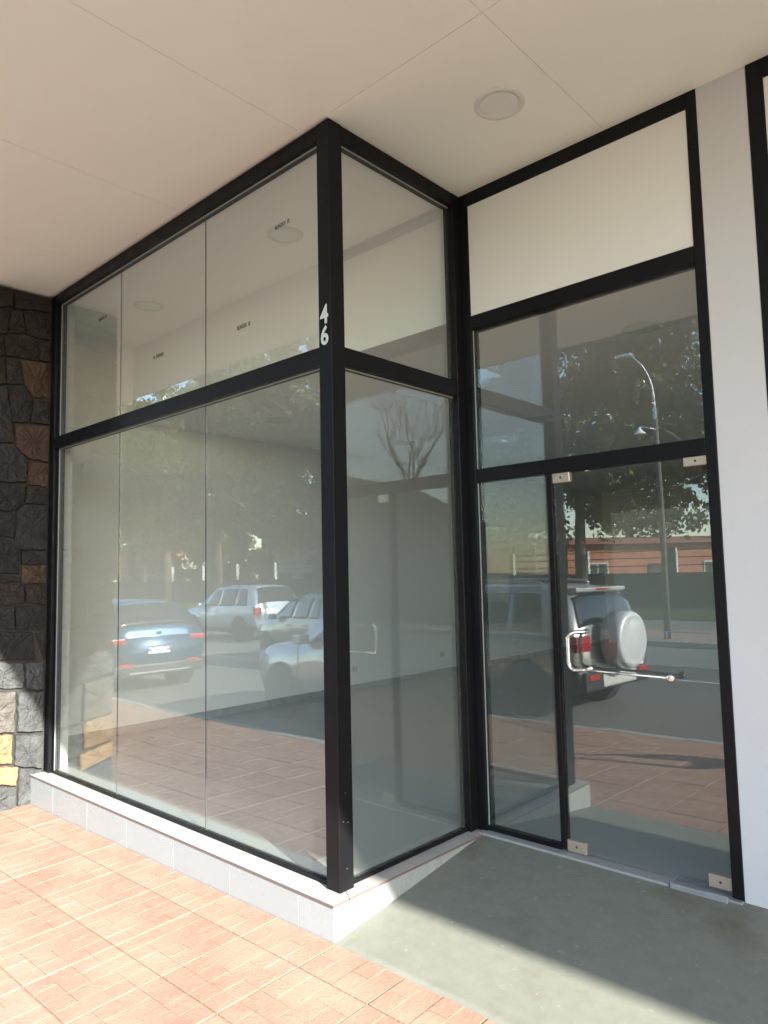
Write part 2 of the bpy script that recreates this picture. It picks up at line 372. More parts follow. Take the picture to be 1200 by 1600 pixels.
# ================================================================== STONE WALL
STONES=[('b',[(-0.5,3.966),(-0.316,3.972),(-0.319,3.834),(-0.5,3.786)]),('d',[(-0.316,3.972),(-0.025,3.979),(-0.033,3.865),(-0.312,3.821)]),('d',[(-0.5,3.772),(-0.339,3.807),(-0.354,3.596),(-0.5,3.552)]),('d',[(-0.332,3.809),(-0.239,3.819),(-0.215,3.636),(-0.347,3.598)]),('d',[(-0.232,3.813),(-0.032,3.857),(-0.035,3.612),(-0.112,3.616),(-0.215,3.629)]),('d',[(-0.386,3.567),(-0.112,3.602),(-0.104,3.421),(-0.369,3.408)]),('d',[(-0.105,3.589),(-0.031,3.613),(-0.034,3.428),(-0.094,3.416)]),('d',[(-0.5,3.538),(-0.386,3.575),(-0.369,3.408),(-0.5,3.361)]),('b',[(-0.5,3.354),(-0.375,3.4),(-0.357,3.171),(-0.5,3.143)]),('d',[(-0.369,3.394),(-0.25,3.398),(-0.209,3.195),(-0.351,3.17)]),('o',[(-0.244,3.399),(-0.039,3.42),(-0.043,3.112),(-0.136,3.096),(-0.206,3.184)]),('c',[(-0.351,3.158),(-0.206,3.177),(-0.14,3.085),(-0.17,2.876),(-0.299,2.858)]),('d',[(-0.136,3.082),(-0.047,3.097),(-0.047,2.879),(-0.162,2.874)]),('c',[(-0.5,3.129),(-0.357,3.157),(-0.298,2.844),(-0.288,2.684),(-0.5,2.663)]),('r',[(-0.292,2.849),(-0.074,2.868),(-0.051,2.559),(-0.169,2.571),(-0.262,2.659)]),('c',[(-0.5,2.65),(-0.268,2.652),(-0.173,2.557),(-0.183,2.37),(-0.5,2.349)]),('r',[(-0.164,2.557),(-0.041,2.548),(-0.04,2.345),(-0.176,2.359)]),('c',[(-0.5,2.336),(-0.189,2.355),(-0.197,2.211),(-0.257,2.131),(-0.5,2.12)]),('d',[(-0.176,2.345),(-0.037,2.337),(-0.034,2.195),(-0.189,2.2)]),('c',[(-0.5,2.11),(-0.263,2.124),(-0.265,1.915),(-0.5,1.898)]),('c',[(-0.186,2.195),(-0.034,2.189),(-0.033,1.811),(-0.257,1.809),(-0.257,1.946),(-0.251,2.146)]),('c',[(-0.5,1.885),(-0.261,1.904),(-0.211,1.809),(-0.214,1.614),(-0.5,1.622)]),('c',[(-0.204,1.809),(-0.037,1.811),(-0.042,1.698),(-0.202,1.692)]),('d',[(-0.5,1.613),(-0.213,1.603),(-0.212,1.554),(-0.5,1.557)]),('o',[(-0.205,1.685),(-0.041,1.691),(-0.039,1.538),(-0.199,1.535)]),('b',[(-0.5,1.55),(-0.205,1.535),(-0.186,1.528),(-0.169,1.383),(-0.26,1.363),(-0.5,1.354)]),('b',[(-0.172,1.527),(-0.038,1.531),(-0.042,1.364),(-0.163,1.38)]),('c',[(-0.5,1.348),(-0.26,1.351),(-0.25,1.174),(-0.5,1.205)]),('c',[(-0.247,1.353),(-0.042,1.357),(-0.037,1.143),(-0.243,1.168)]),('d',[(-0.5,1.195),(-0.098,1.133),(-0.081,0.911),(-0.5,0.946)]),('d',[(-0.081,1.129),(-0.04,1.132),(-0.04,0.902),(-0.074,0.91)]),('g',[(-0.5,0.936),(-0.166,0.895),(-0.155,0.69),(-0.5,0.728)]),('g',[(-0.157,0.901),(-0.04,0.893),(-0.036,0.66),(-0.146,0.683)]),('t',[(-0.5,0.717),(-0.226,0.675),(-0.226,0.344),(-0.5,0.389)]),('g',[(-0.216,0.68),(-0.035,0.65),(-0.029,0.317),(-0.209,0.348)]),('y',[(-0.5,0.383),(-0.238,0.337),(-0.24,0.109),(-0.5,0.152)]),('g',[(-0.228,0.342),(-0.029,0.307),(-0.029,0.028),(-0.182,0.073),(-0.227,0.098)]),('y',[(-0.5,0.142),(-0.192,0.079),(-0.204,-0.068),(-0.5,0.009)]),('g',[(-0.179,0.065),(-0.029,0.02),(-0.068,-0.26),(-0.188,-0.26),(-0.194,-0.068)]),('g',[(-0.5,-0.003),(-0.204,-0.076),(-0.198,-0.26),(-0.5,-0.26)])]
stone_wall = setp(empty('stone_wall', (XL, -0.25, -0.25)), 'dark rough stone side wall with a few rusty and ochre stones, left of the window', 'wall')
box('mortar_core', -0.83, -0.030, -0.235, 0.349, -0.15, 4.245, M['mortar'], stone_wall)
rs = random.Random(11)
for c, poly in STONES:
    q = [(y if y < -0.075 else -0.004, z) for (y, z) in poly]
    cyy = sum(p[0] for p in q)/len(q); cz = sum(p[1] for p in q)/len(q)
    # subdivide the outline so that edges run unevenly, then build a broken, faceted face
    out = []
    for i in range(len(q)):
        a, b = Vector(q[i]), Vector(q[(i+1) % len(q)]); L_ = (b-a).length; k = max(1, int(L_/0.035))
        for t in range(k):
            p = a.lerp(b, t/k); j = 0.006 if t else 0.003
            out.append(Vector((min(-0.004, p.x+rs.uniform(-j, j)), min(3.996, p.y+rs.uniform(-j, j)))))
    cen = Vector((cyy, cz)); n_ = len(out); dep = rs.uniform(0.0, 0.020); tx, tz = rs.uniform(-.09, .09), rs.uniform(-.06, .06)
    def dz(p): return (p.x-cyy)*tx+(p.y-cz)*tz
    vs = []; fs = []
    for fr_, d, jd in ((0.015, -0.04, 0), (0.02, -0.016, .003), (0.06, dep-0.004, .004), (0.38, dep, .007), (0.70, dep+0.003, .008)):
        for p in out:
            f_ = fr_*(1+rs.uniform(-.25, .25)); pp = p.lerp(cen, f_) if fr_ > .05 else p+(cen-p).normalized()*(0.0015+0.002*rs.random()+(0.001 if fr_ > .017 else 0))
            vs.append((d+(dz(pp) if d > -0.03 else 0)+rs.uniform(-jd, jd), pp.x+0.25, pp.y+0.25))
    vs.append((dep+0.004+rs.uniform(-.006, .006), cen.x+0.25, cen.y+0.25))
    for r_ in range(4):
        for i in range(n_): fs.append((r_*n_+i, r_*n_+(i+1) % n_, (r_+1)*n_+(i+1) % n_, (r_+1)*n_+i))
    for i in range(n_): fs.append((4*n_+i, 4*n_+(i+1) % n_, 5*n_))
    me = mesh(vs, fs); bm = bmesh.new(); bm.from_mesh(me); bmesh.ops.recalc_face_normals(bm, faces=bm.faces); bm.to_mesh(me); bm.free()
    link('stone', me, M['st_'+c], stone_wall)
# front end of the stone wall, towards the street
z = -0.02; rs2 = random.Random(5)
while z < 4.2:
    h_ = rs2.uniform(0.2, 0.36); h_ = min(h_, 4.245-z); x = -0.82
    while x < -0.04:
        w_ = rs2.uniform(0.2, 0.42); x1 = min(x+w_, -0.036)
        if x1-x > 0.05:
            b_ = box_me(x+.006, x1-.006, -0.249-rs2.uniform(0, .012), -0.225, z+.006, z+h_-.006, 0.010, 2)
            link('stone', b_, M['st_'+rs2.choice('ddccbgr')], stone_wall)
        x = x1
    z += h_

# ================================================================== PLINTH
plinth = setp(empty('window_plinth', (0, 0, -0.2)), 'low white tiled plinth under the shop window with a cream sill', 'plinth')
PZ = 0.2
multibox('core', [(XL, 0.049, -0.089, 0.099, -0.25, -0.0145+PZ), (-0.098, 0.049, 0.0991, DY-0.03, -0.25, -0.0145+PZ)], M['mortar'], plinth)
fj = [XL+0.002, -3.082, -2.505, -1.930, -1.352, -0.772, -0.195, 0.060]
for a, b in zip(fj[:-1], fj[1:]): box('plinth_tile', a+.0015, b-.0015, -0.1, -0.0892, -0.25, -0.0145+PZ, M['plinth'], plinth, 0.0012)
rj = [-0.088, 0.595, DY-0.04]
for a, b in zip(rj[:-1], rj[1:]): box('plinth_tile', 0.0492, 0.060, a+.0015, b-.0015, -0.25, -0.0145+PZ, M['plinth'], plinth, 0.0012)
def cap_tile(pts):
    n_ = len(pts); vs = [(x, y, PZ-0.013) for x, y in pts]+[(x, y, PZ-0.0008) for x, y in pts]
    fs = [tuple(range(n_, 2*n_))]+[(i, (i+1) % n_, (i+1) % n_+n_, i+n_) for i in range(n_)]
    me = mesh(vs, fs); me.materials.append(M['cap']); me.materials.append(M['capedge'])
    for i, p in enumerate(me.polygons): p.material_index = 0 if i == 0 else 1
    link('sill_tile', me, None, plinth)
cj = [XL+0.002, -3.09, -2.51, -1.93, -1.35, -0.77, -0.192]
for a, b in zip(cj[:-1], cj[1:]): cap_tile([(a+.0015, -0.106), (b-.0015, -0.106), (b-.0015, 0.098), (a+.0015, 0.098)])
cap_tile([(-0.1905, -0.106), (0.064, -0.106), (0.064, 0.0), (-0.0985, 0.097), (-0.1905, 0.098)])
for a, b in ((0.002, 0.507), (0.507, 1.04), (1.04, DY-0.005)): cap_tile([(-0.098, a+.0015+0.098*(a < .1)), (0.064, a+.0015), (0.064, b-.0015), (-0.098, b-.0015)])

# ================================================================== BAY WINDOW
bay = setp(empty('bay_window', (0, 0, 0)), 'large black framed corner shop window with six front panes, house number on its post', 'shop window')
FD = 0.098
def fr(name, *a, p=None, bev=0.0025): return box(name, *a, M['frame'], p or bay, bev)
fr('corner_post', -FD, 0, 0, FD, 0.0, H)
fr('jamb', XL+0.001, XL+0.085, 0.004, 0.060, 0.0, H)
fr('jamb', XL+0.085, XL+0.118, 0.030, 0.085, 0.02, H-0.085)
fr('head', XL+0.086, -FD, 0.003, 0.085, H-0.085, H)
fr('transom', XL+0.086, -FD, 0.003, 0.085, 2.662, 2.762)
fr('bottom_rail', XL+0.086, -FD, 0.028, 0.070, 0.0, 0.020, bev=0.001)
fr('head', -0.085, -0.003, FD, DY-0.072, H-0.085, H)
fr('transom', -0.085, -0.003, FD, DY-0.072, 2.662, 2.762)
fr('bottom_rail', -0.070, -0.028, FD, DY-0.072, 0.0, 0.020, bev=0.001)
fr('end_post', -0.080, -0.0005, DY-0.071, DY+0.095, 0.0, H)
GY0, GY1 = 0.046, 0.054
pj = [XL+0.112, -2.368, -1.236, -0.092]
def pane(x0, x1, y0, y1, z0, z1, parent, m='glass'): return box('glass_pane', x0, x1, y0, y1, z0, z1, M[m], parent)
for (z0, z1) in ((2.755, H-0.08), (0.014, 2.668)):
    for a, b in zip(pj[:-1], pj[1:]): pane(a+.0025, b-.0025, GY0, GY1, z0, z1, bay)
    for x in pj[1:-1]: box('silicone_joint', x-.0022, x+.0022, GY0+.001, GY1-.001, z0+.006, z1-.006, M['seal'], bay)
    pane(-0.054, -0.046, 0.09, DY-0.066, z0, z1, bay)
# thin grey glazing beads under the head
for zt in (H-0.0850, 2.662):
    box('glazing_bead', XL+0.12, -0.10, GY0-.010, GY0-.003, zt-0.007, zt-0.0004, M['bead'], bay)
    box('glazing_bead', -0.043, -0.036, 0.10, DY-0.075, zt-0.007, zt-0.0004, M['bead'], bay)
box('glazing_bead', XL+0.1185, XL+0.1225, GY0-.010, GY0-.003, 0.022, H-0.09, M['bead'], bay)
for s_, zz in (('4', 2.922), ('6', 2.808)):
    o = link('house_number', text_me(s_, 0.140, 0.0006, 0.0034, 0.88), M['digit'], bay); o.location = (-0.052, -0.0012, zz); o.rotation_euler = (R(90), 0, 0)
for (x, zz, mir) in ((-0.449, 3.579, 1), (-0.822, 3.072, 1), (-1.816, 3.111, -1), (-2.66, 3.603, 1)):
    o = link('safety_stamp', text_me('BLINDEX  \u00d8', 0.034, 0.0002, 0.0009, 0.72*mir), M['ink'], bay); o.location = (x, GY0-0.001, zz); o.rotation_euler = (R(90), 0, 0)
# small screw heads low on the post
for (yy, zz) in ((0.046, 0.47), (0.030, 0.335), (0.062, 0.325), (0.05, 0.105)):
    o = link('screw_head', lathe_me([(0, 0.0012), (0.004, 0.0012), (0.0045, 0)], 10, 'X'), M['seal'], bay); o.location = (0.0002, yy, zz)

# ================================================================== ENTRANCE
ent = setp(empty('entrance_frame', (0, DY, 0)), 'black entrance frame with white panel above a transom light and fixed side pane', 'door frame')
def fe(name, x0, x1, y0, y1, z0, z1, m='frame', bev=0.002): return box(name, x0, x1, y0, y1, z0, z1, M[m], ent, bev)
fe('jamb', 0.0, 0.064, 0.0, 0.09, 0.0, H)
fe('jamb', XR-0.053, XR, 0.0, 0.09, -0.02, H)
fe('head', 0.0645, XR-0.0535, 0.0, 0.09, 3.912, H)
fe('transom', 0.0645, XR-0.0535, 0.0, 0.09, 3.093, 3.182)
fe('transom', 0.0645, XR-0.0535, 0.0, 0.09, 2.113, 2.195)
fe('mullion', 0.556, 0.590, 0.005, 0.055, 0.018, 2.1125)
fe('bottom_rail', 0.0645, 0.5555, 0.008, 0.055, 0.008, 0.034, bev=0.001)
box('overpanel', 0.0640, XR-0.0530, 0.006, 0.05, 3.1815, 3.9125, M['white'], ent)
pane(0.066, XR-0.055, 0.030, 0.038, 2.190, 3.098, ent, 'doorglass')
pane(0.062, 0.558, 0.026, 0.034, 0.030, 2.118, ent, 'doorglass')
for (x0, x1, z0, z1) in ((0.0645, 0.069, 2.2, 3.09), (0.0645, 0.069, 0.036, 2.11)):
    box('glazing_bead', x0, x1, 0.018, 0.025, z0, z1, M['bead'], ent)
box('threshold', 0.03, 1.17, -0.045, 0.09, -0.035, 0.0045, M['marble'], ent, 0.003)
box('threshold', 1.1705, XR-0.001, -0.030, 0.09, -0.035, 0.0025, M['alu'], ent, 0.002)
box('threshold_track', 1.18, XR-0.06, -0.052, -0.032, -0.03, 0.016, M['alu'], ent, 0.002)
door = setp(empty('glass_door', (0.59, DY, 0.0)), 'frameless glass entrance door with chrome handle and steel corner fittings', 'door')
dp = box('door_leaf', 0.003, 0.860, 0.026, 0.036, 0.010, 2.108, M['doorglass'], door)
for (x0, x1, z0, z1) in ((-0.002, 0.106, 2.054, 2.111), (0.745, 0.862, 2.064, 2.111), (-0.002, 0.112, 0.009, 0.070), (0.752, 0.862, 0.022, 0.082)):
    pf_ = box('corner_fitting', x0, x1, 0.016, 0.046, z0, z1, M['patch'], door, 0.002)
    xc, zc = (x0+x1)/2, (z0+z1)/2
    o = link('screw', lathe_me([(0, -0.001), (0.006, -0.001), (0.007, 0.001)], 14, 'Y'), M['seal'], pf_); o.location = (xc, 0.0155, zc)
def smooth_path(P, n=6):
    out = []; P = [Vector(p) for p in P]
    for i in range(len(P)-1):
        p0, p1, p2, p3 = P[max(i-1, 0)], P[i], P[i+1], P[min(i+2, len(P)-1)]
        for k in range(n):
            t = k/n; out.append(0.5*((2*p1)+(p2-p0)*t+(2*p0-5*p1+4*p2-p3)*t*t+(3*p1-p0-3*p2+p3)*t**3))
    return out+[P[-1]]
hb = tube('door_handle', smooth_path([(0.165, 0.026, 1.212), (0.145, -0.004, 1.214), (0.112, -0.034, 1.208), (0.090, -0.042, 1.185), (0.087, -0.043, 1.15), (0.087, -0.043, 1.07), (0.090, -0.042, 1.032), (0.112, -0.040, 1.010), (0.16, -0.038, 1.012), (0.18, -0.038, 1.012)]), 0.0115, M['chrome'], door, 14)
tube('rail', [(0.165, -0.038, 1.012), (0.645, -0.038, 1.006)], 0.0075, M['chrome'], hb, 12)
o = link('rosette', lathe_me([(0, -0.052), (0.018, -0.052), (0.020, -0.048), (0.020, -0.034), (0.008, -0.030), (0.008, 0.025)], 20, 'Y'), M['chrome'], hb); o.location = (0.645, 0, 1.006)
o = link('rosette', lathe_me([(0.009, -0.034), (0.009, 0.022), (0.018, 0.022), (0.018, 0.026)], 16, 'Y'), M['chrome'], hb); o.location = (0.175, 0, 1.012)

# white pillar and the neighbour's shopfront
pil = setp(box('pillar', XR+0.0005, XP, DY+0.002, DY+0.30, -0.08, H, M['pillar'], None, 0.003), 'plain white pillar right of the glass door', 'pillar')
nb = setp(empty('neighbouring_shopfront', (XP, DY, 0)), 'black framed shopfront of the next shop, cut by the right edge', 'shopfront')
def fn(name, x0, x1, z0, z1, m='frame', y0=0.0, y1=0.09): return box(name, x0, x1, y0, y1, z0, z1, M[m], nb, 0.002)
fn('jamb', 0.001, 0.075, -0.05, H); fn('jamb', 1.6, 1.67, -0.05, H)
fn('head', 0.0755, 1.5995, 3.90, H); fn('transom', 0.0755, 1.5995, 3.09, 3.18); fn('transom', 0.0755, 1.5995, 2.11, 2.195)
box('overpanel', 0.0755, 1.5995, 0.006, 0.05, 3.1805, 3.8995, M['white'], nb)
box('glass_pane', 0.07, 1.605, 0.03, 0.038, 2.19, 3.10, M['glass'], nb); box('glass_pane', 0.07, 1.605, 0.03, 0.038, 0.0, 2.115, M['glass'], nb)
box('back_wall', 0.0, 1.68, 3.5, 3.6, -0.1, 4.0, M['inwall'], nb); box('floor', 0.0, 1.68, 0.1, 3.5, -0.1, -0.005, M['infloor'], nb); box('side_wall', 1.67, 1.76, 0.1, 3.6, -0.1, 4.0, M['inwall'], nb)
box('ceiling', 0.0, 1.68, 0.1, 3.6, 3.9, 4.0, M['inwall'], nb)
setp(box('street_wall', XP+1.671, 14.0, DY, DY+0.3, -0.3, H, M['white']), 'plain white facade wall beyond the next shop', 'wall')
setp(box('street_wall', -9.0, -4.36, 0.0, 0.3, -0.4, H, M['white']), 'plain white facade wall beyond the stone wall', 'wall')

# downlights
ring_me = lathe_me([(0.098, 0.0), (0.100, -0.006), (0.128, -0.007), (0.133, -0.003), (0.133, 0.0)], 40)
ring_me.materials.append(M['lampring'])
diff_me = lathe_me([(0, -0.0035), (0.099, -0.0035), (0.099, 0.0)], 40, smooth=False); diff_me.materials.append(M['lampdiff'])
def downlight(x, y, z, label, grp):
    e = setp(empty('downlight', (x, y, z)), label, 'downlight', grp)
    link('ring', ring_me, None, e); link('diffuser', diff_me, None, e)
downlight(0.72, 0.554, H, 'round white recessed downlight in the canopy soffit above the entrance', 'round recessed downlights')
downlight(-1.206, 0.69, 4.0015, 'round downlight in the window bay ceiling, nearest the corner post', 'round recessed downlights')
downlight(-3.12, 0.69, 4.0015, 'round downlight in the window bay ceiling, near the stone wall', 'round recessed downlights')
gl = {(-3.23, 2.26): 'round downlight in the low shop ceiling, near the left wall and the window', (-3.23, 4.29): 'round downlight in the low shop ceiling, farther in along the left wall',
      (-1.27, 4.26): 'round downlight in the low shop ceiling, in the middle row farther in', (0.72, 2.22): 'round downlight in the low shop ceiling just inside the door',
      (-1.27, 2.24): 'round downlight in the low shop ceiling, in the middle row near the window', (0.72, 4.26): 'round downlight in the low shop ceiling, farther in behind the door'}
for (x, y), lb in gl.items(): downlight(x, y, 3.1995, lb, 'round recessed downlights')

# ================================================================== STREET OPPOSITE (seen in the glass)
# far kerb, pavement, path and verge
fk = setp(empty('far_kerb', (0, -13.07, 0)), kind='structure')
kb2 = box_me(-0.747, 0.747, -0.07, 0.07, -0.45, -0.26, 0.012); kb2.materials.append(M['kerb'])
for i in range(-30, 20):
    o = link('kerbstone', kb2, None, fk); o.location = (i*1.5, 0, rt.uniform(-.004, .004))
setp(box('far_sidewalk', -90, 90, -16.4, -13.14, -0.55, -0.27, M['farpave']), kind='structure')
setp(box('far_path', -90, 90, -20.8, -16.4, -0.55, -0.31, M['asphalt']), kind='structure')
setp(box('verge', -90, 90, -46.0, -20.8, -0.58, -0.27, M['grass']), kind='structure')
# painted edge line on the road
for i, (a, b) in enumerate(((-14.0, -2.0),)):
    setp(link('road_line', mesh([(-60, -7.92, ROADZ+.004), (40, -7.92, ROADZ+.004), (40, -7.80, ROADZ+.004), (-60, -7.80, ROADZ+.004)], [(0, 1, 2, 3)]), mat('road_paint', (0.5, 0.5, 0.48), 0.8, var=0.3, vscale=6)), kind='structure')
# weedy grass tufts by the near kerb and blades on the verge
def blades(name, n, area, h, seed, material, zf, w_=0.008):
    rg = random.Random(seed); vs = []; fs = []
    for i in range(n):
        x, y = rg.uniform(area[0], area[1]), rg.uniform(area[2], area[3]); z = zf(x, y); a = rg.uniform(0, 6.28); hh = h*rg.uniform(.4, 1.2); l = rg.uniform(-.5, .5)*hh
        c, s = math.cos(a)*w_, math.sin(a)*w_; k = len(vs)
        vs += [(x-c, y-s, z), (x+c, y+s, z), (x-s*10*l+c*.2, y+c*10*l, z+hh)]; fs.append((k, k+1, k+2))
    return link(name, mesh(vs, fs), material)
gt = blades('verge_grass', 26000, (-26, 2, -27, -20.8), 0.16, 1, M['leaf2'], lambda x, y: -0.275, 0.02)
setp(gt, 'green grass of the verge across the street', 'grass', kind='stuff')
kd = blades('kerb_weeds', 900, (-1.6, 1.6, -3.10, -3.035), 0.06, 2, M['leaf2'], lambda x, y: ROADZ, 0.006)
setp(kd, 'small green weeds growing along the near kerb', 'weeds', kind='stuff')

# boundary wall with posts and rails
bw = setp(empty('boundary_wall', (0, -27.1, -0.3)), 'dark boundary wall across the street with pale posts and thin rails', 'wall')
box('wall_base', -62, 18, -0.1, 0.1, 0.0, 1.63, M['wallgrey'], bw)
for i in range(-14, 5):
    x = -9.65+i*4.17
    box('post', x-.24, x+.20, -0.16, 0.16, 1.6, 2.72, M['wallgrey'], bw, 0.01)
    box('post_face', x+.201, x+.255, -0.02, 0.165, 1.64, 2.70, M['postpale'], bw)
for z in (1.95, 2.3, 2.62): tube('rail', [(-62, 0.0, z), (18, 0.0, z)], 0.022, M['blackplastic'], bw, 6)

brick_m = mat('orange_brick', (0.42, 0.16, 0.09), 0.85, var=0.25, vscale=2.0, stain=(0.2, 0.12, 0.08), stain_scale=0.8, stain_amt=0.5)
roof_m = mat('roof_tile', (0.28, 0.11, 0.07), 0.85, var=0.2, vscale=3)
cream_m = mat('cream_render', (0.62, 0.59, 0.52), 0.85, var=0.12, vscale=1.0, stain=(0.35, 0.33, 0.29), stain_scale=0.6, stain_amt=0.5)
dark_m = mat('dark_timber', (0.06, 0.05, 0.04), 0.8, var=0.2)
pane_m = mat('house_window', (0.05, 0.06, 0.07), 0.1, spec=0.6)
def house(name, x, y, w_, d_, h_, rise, wall_m, rf_m, label, ridge='x', rz=0.0, wins=3):
    e = setp(empty(name, (x, y, -0.3), rz), label, 'house')
    box('wall', -w_/2, w_/2, -d_/2, d_/2, 0, h_, wall_m, e)
    ov = 0.4
    if ridge == 'x':
        vs = [(-w_/2-ov, -d_/2-ov, h_), (w_/2+ov, -d_/2-ov, h_), (w_/2+ov, d_/2+ov, h_), (-w_/2-ov, d_/2+ov, h_), (-w_/2-ov, 0, h_+rise), (w_/2+ov, 0, h_+rise)]
        fs = [(0, 1, 5, 4), (2, 3, 4, 5), (0, 4, 3), (1, 2, 5), (0, 3, 2, 1)]
    else:
        vs = [(-w_/2-ov, -d_/2-ov, h_), (w_/2+ov, -d_/2-ov, h_), (w_/2+ov, d_/2+ov, h_), (-w_/2-ov, d_/2+ov, h_), (0, -d_/2-ov, h_+rise), (0, d_/2+ov, h_+rise)]
        fs = [(1, 2, 5, 4), (3, 0, 4, 5), (0, 1, 4), (2, 3, 5), (0, 3, 2, 1)]
    link('roof', mesh(vs, fs), rf_m, e)
    for i in range(wins):
        xx = -w_/2+w_*(i+.5)/wins
        if i == wins//2:
            d = box('door', xx-.45, xx+.45, d_/2-.03, d_/2+.05, 0, 2.1, dark_m, e)
            o = link('handle', lathe_me([(0, .03), (.03, .03), (.03, 0)], 10, 'Y'), M['chrome'], d); o.location = (xx+.35, d_/2+.05, 1.0)
        else:
            wf = box('window', xx-.6, xx+.6, d_/2-.03, d_/2+.05, 1.0, 2.2, M['postpale'], e, .01)
            box('window_glass', xx-.52, xx-.03, d_/2+.02, d_/2+.06, 1.08, 2.12, pane_m, wf); box('window_glass', xx+.03, xx+.52, d_/2+.02, d_/2+.06, 1.08, 2.12, pane_m, wf)
    return e
house('brick_house', -15.6, -36.5, 10, 6, 3.2, 0.5, brick_m, roof_m, 'low orange brick house behind the boundary wall', 'x', R(-48))
house('white_building', -43.9, -39.0, 5.6, 8, 4.4, 1.2, cream_m, roof_m, 'pale rendered building beyond the trees, seen left in the glass', 'x', R(-40))
house('brick_hut', -66.0, -36.0, 4, 7, 4.6, 1.0, brick_m, roof_m, 'orange brick building farthest left across the street', 'x', R(-40))
house('gabled_house', 27.5, -25.5, 11, 12, 4.6, 3.0, cream_m, dark_m, 'house with wide dark gable down the street to the right', 'y', R(8))
# mural kiosk
ms = setp(empty('kiosk', (-19.6, -30.4, -0.3)), 'small kiosk with colourful painted panel and sloping tin roof', 'kiosk')
box('wall', -2.0, 2.0, -1.4, 1.4, 0.0, 3.0, dark_m, ms)
mm = bpy.data.materials.new('mural_paint'); mm.use_nodes = True
n_ = mm.node_tree.nodes; l_ = mm.node_tree.links; b_ = n_['Principled BSDF']; b_.inputs['Roughness'].default_value = 0.7
tc_ = n_.new('ShaderNodeTexCoord'); no_ = n_.new('ShaderNodeTexNoise'); no_.inputs['Scale'].default_value = 3.0; no_.inputs['Detail'].default_value = 5
cr_ = n_.new('ShaderNodeValToRGB'); el = cr_.color_ramp.elements; el[0].position = 0.36; el[0].color = (0.10, 0.30, 0.30, 1); el[1].position = 0.66; el[1].color = (0.55, 0.50, 0.45, 1)
for p_, c_ in ((0.45, (0.45, 0.42, 0.12, 1)), (0.53, (0.50, 0.10, 0.07, 1)), (0.59, (0.55, 0.40, 0.10, 1))):
    e_ = el.new(p_); e_.color = c_
l_.new(tc_.outputs['Object'], no_.inputs['Vector']); l_.new(no_.outputs[0], cr_.inputs[0]); l_.new(cr_.outputs[0], b_.inputs['Base Color'])
box('painted_panel', 0.50, 1.56, 1.405, 1.45, 1.35, 2.80, mm, ms)
box('shutter', 1.62, 1.98, 1.405, 1.45, 1.35, 3.3, M['postpale'], ms)
for i in range(7): box('block', 0.05+0.0*i, 0.44, 1.405, 1.46, 1.35+.2*i, 1.52+.2*i, M['postpale'], ms, .01)
for i in range(9):
    o = box('roof_sheet', -2.3+.5*i, -1.83+.5*i, -1.7, 2.0, 0, 0.03, M['alu'], ms); o.location.z = 3.05; o.rotation_euler = (R(6), 0, 0)
box('sign_board', 0.45, 2.0, 1.3, 1.36, 3.25, 3.6, brick_m, ms)

# lamp post
lp = setp(empty('lamp_post', (-4.72, -13.75, -0.27)), 'tall concrete lamp post with a curved steel arm across the street', 'lamp post')
tube('pole', [(0, 0, 0), (.02, 0, 3.0), (-.02, 0, 6.0)], [0.085, 0.07, 0.055], mat('pole_concrete', (0.12, 0.108, 0.095), 0.85, var=0.2, vscale=4), lp, 12)
tube('arm', smooth_path([(0, 0.06, 5.7), (0, 0.07, 6.3), (-.06, .10, 6.75), (-.20, .22, 7.15), (-.42, .40, 7.45)]), 0.022, M['alu'], lp, 8)
box('clamp', -.05, .05, .06, .1, 5.72, 6.05, M['alu'], lp, .01)
o = box('lamp_head', -.85, -.38, .28, .50, 7.42, 7.53, M['alu'], lp, .03)
tube('side_arm', [(0, .05, 5.45), (-.32, .3, 5.55)], .018, M['alu'], lp, 6)
o = link('lamp_shade', lathe_me([(0.03, .16), (.05, .1), (.15, 0.0), (.16, -.03), (0.0, -.03)], 20), M['plate'], lp); o.location = (-.33, .31, 5.36)
for k, (x1, dz) in enumerate(((-60, .2), (45, .3))):
    pts = [(x1*t, -.05, 5.9+dz*t-1.1*math.sin(math.pi*t)) for t in [i/14 for i in range(15)]]
    tube('wire', pts, 0.012, M['blackplastic'], lp, 5)
rk = setp(empty('kerb_rail', (-4.1, -13.5, -0.27)), 'low steel tube rail on the far pavement beside the lamp post', 'rail')
tube('tube', smooth_path([(-.55, 0, 0), (-.55, 0, .16), (-.5, 0, .2), (.5, 0, .2), (.55, 0, .16), (.55, 0, 0)], 4), 0.02, M['alu'], rk, 8)

# ------------------------------------------------------------------ trees
def crown_me(seed, rx, ry, rz, nl, ls, droop=0.3, nc=120):
    """leaf clumps set towards the outside of the crown, with gaps between them"""
    rg = random.Random(seed); vs = []; fs = []
    cl = []
    while len(cl) < nc:
        p = Vector((rg.uniform(-1, 1), rg.uniform(-1, 1), rg.uniform(-1, 1)))
        if 0.45 < p.length < 1.0: cl.append((Vector((p.x*rx, p.y*ry, p.z*rz)), rg.uniform(.09, .20)*rx))
    per = nl//len(cl)
    for c, r in cl:
        for i in range(per):
            d = Vector((rg.gauss(0, 1), rg.gauss(0, 1), rg.gauss(0, 1))).normalized()*r*(rg.random()**.45)*1.15
            d.z = d.z*.75-rg.random()**2*droop*.6; p = c+d
            a = Vector((rg.gauss(0, 1), rg.gauss(0, 1), rg.gauss(-droop, .7))).normalized(); b = a.orthogonal().normalized(); b = Matrix.Rotation(rg.uniform(0, 6.28), 3, a) @ b
            l = ls*rg.uniform(.6, 1.4); k = len(vs)
            vs += [p-b*l*.28, p+a*l*.5-b*l*.05, p+b*l*.28, p-a*l*.5]; fs.append((k, k+1, k+2, k+3))
    return mesh(vs, fs)
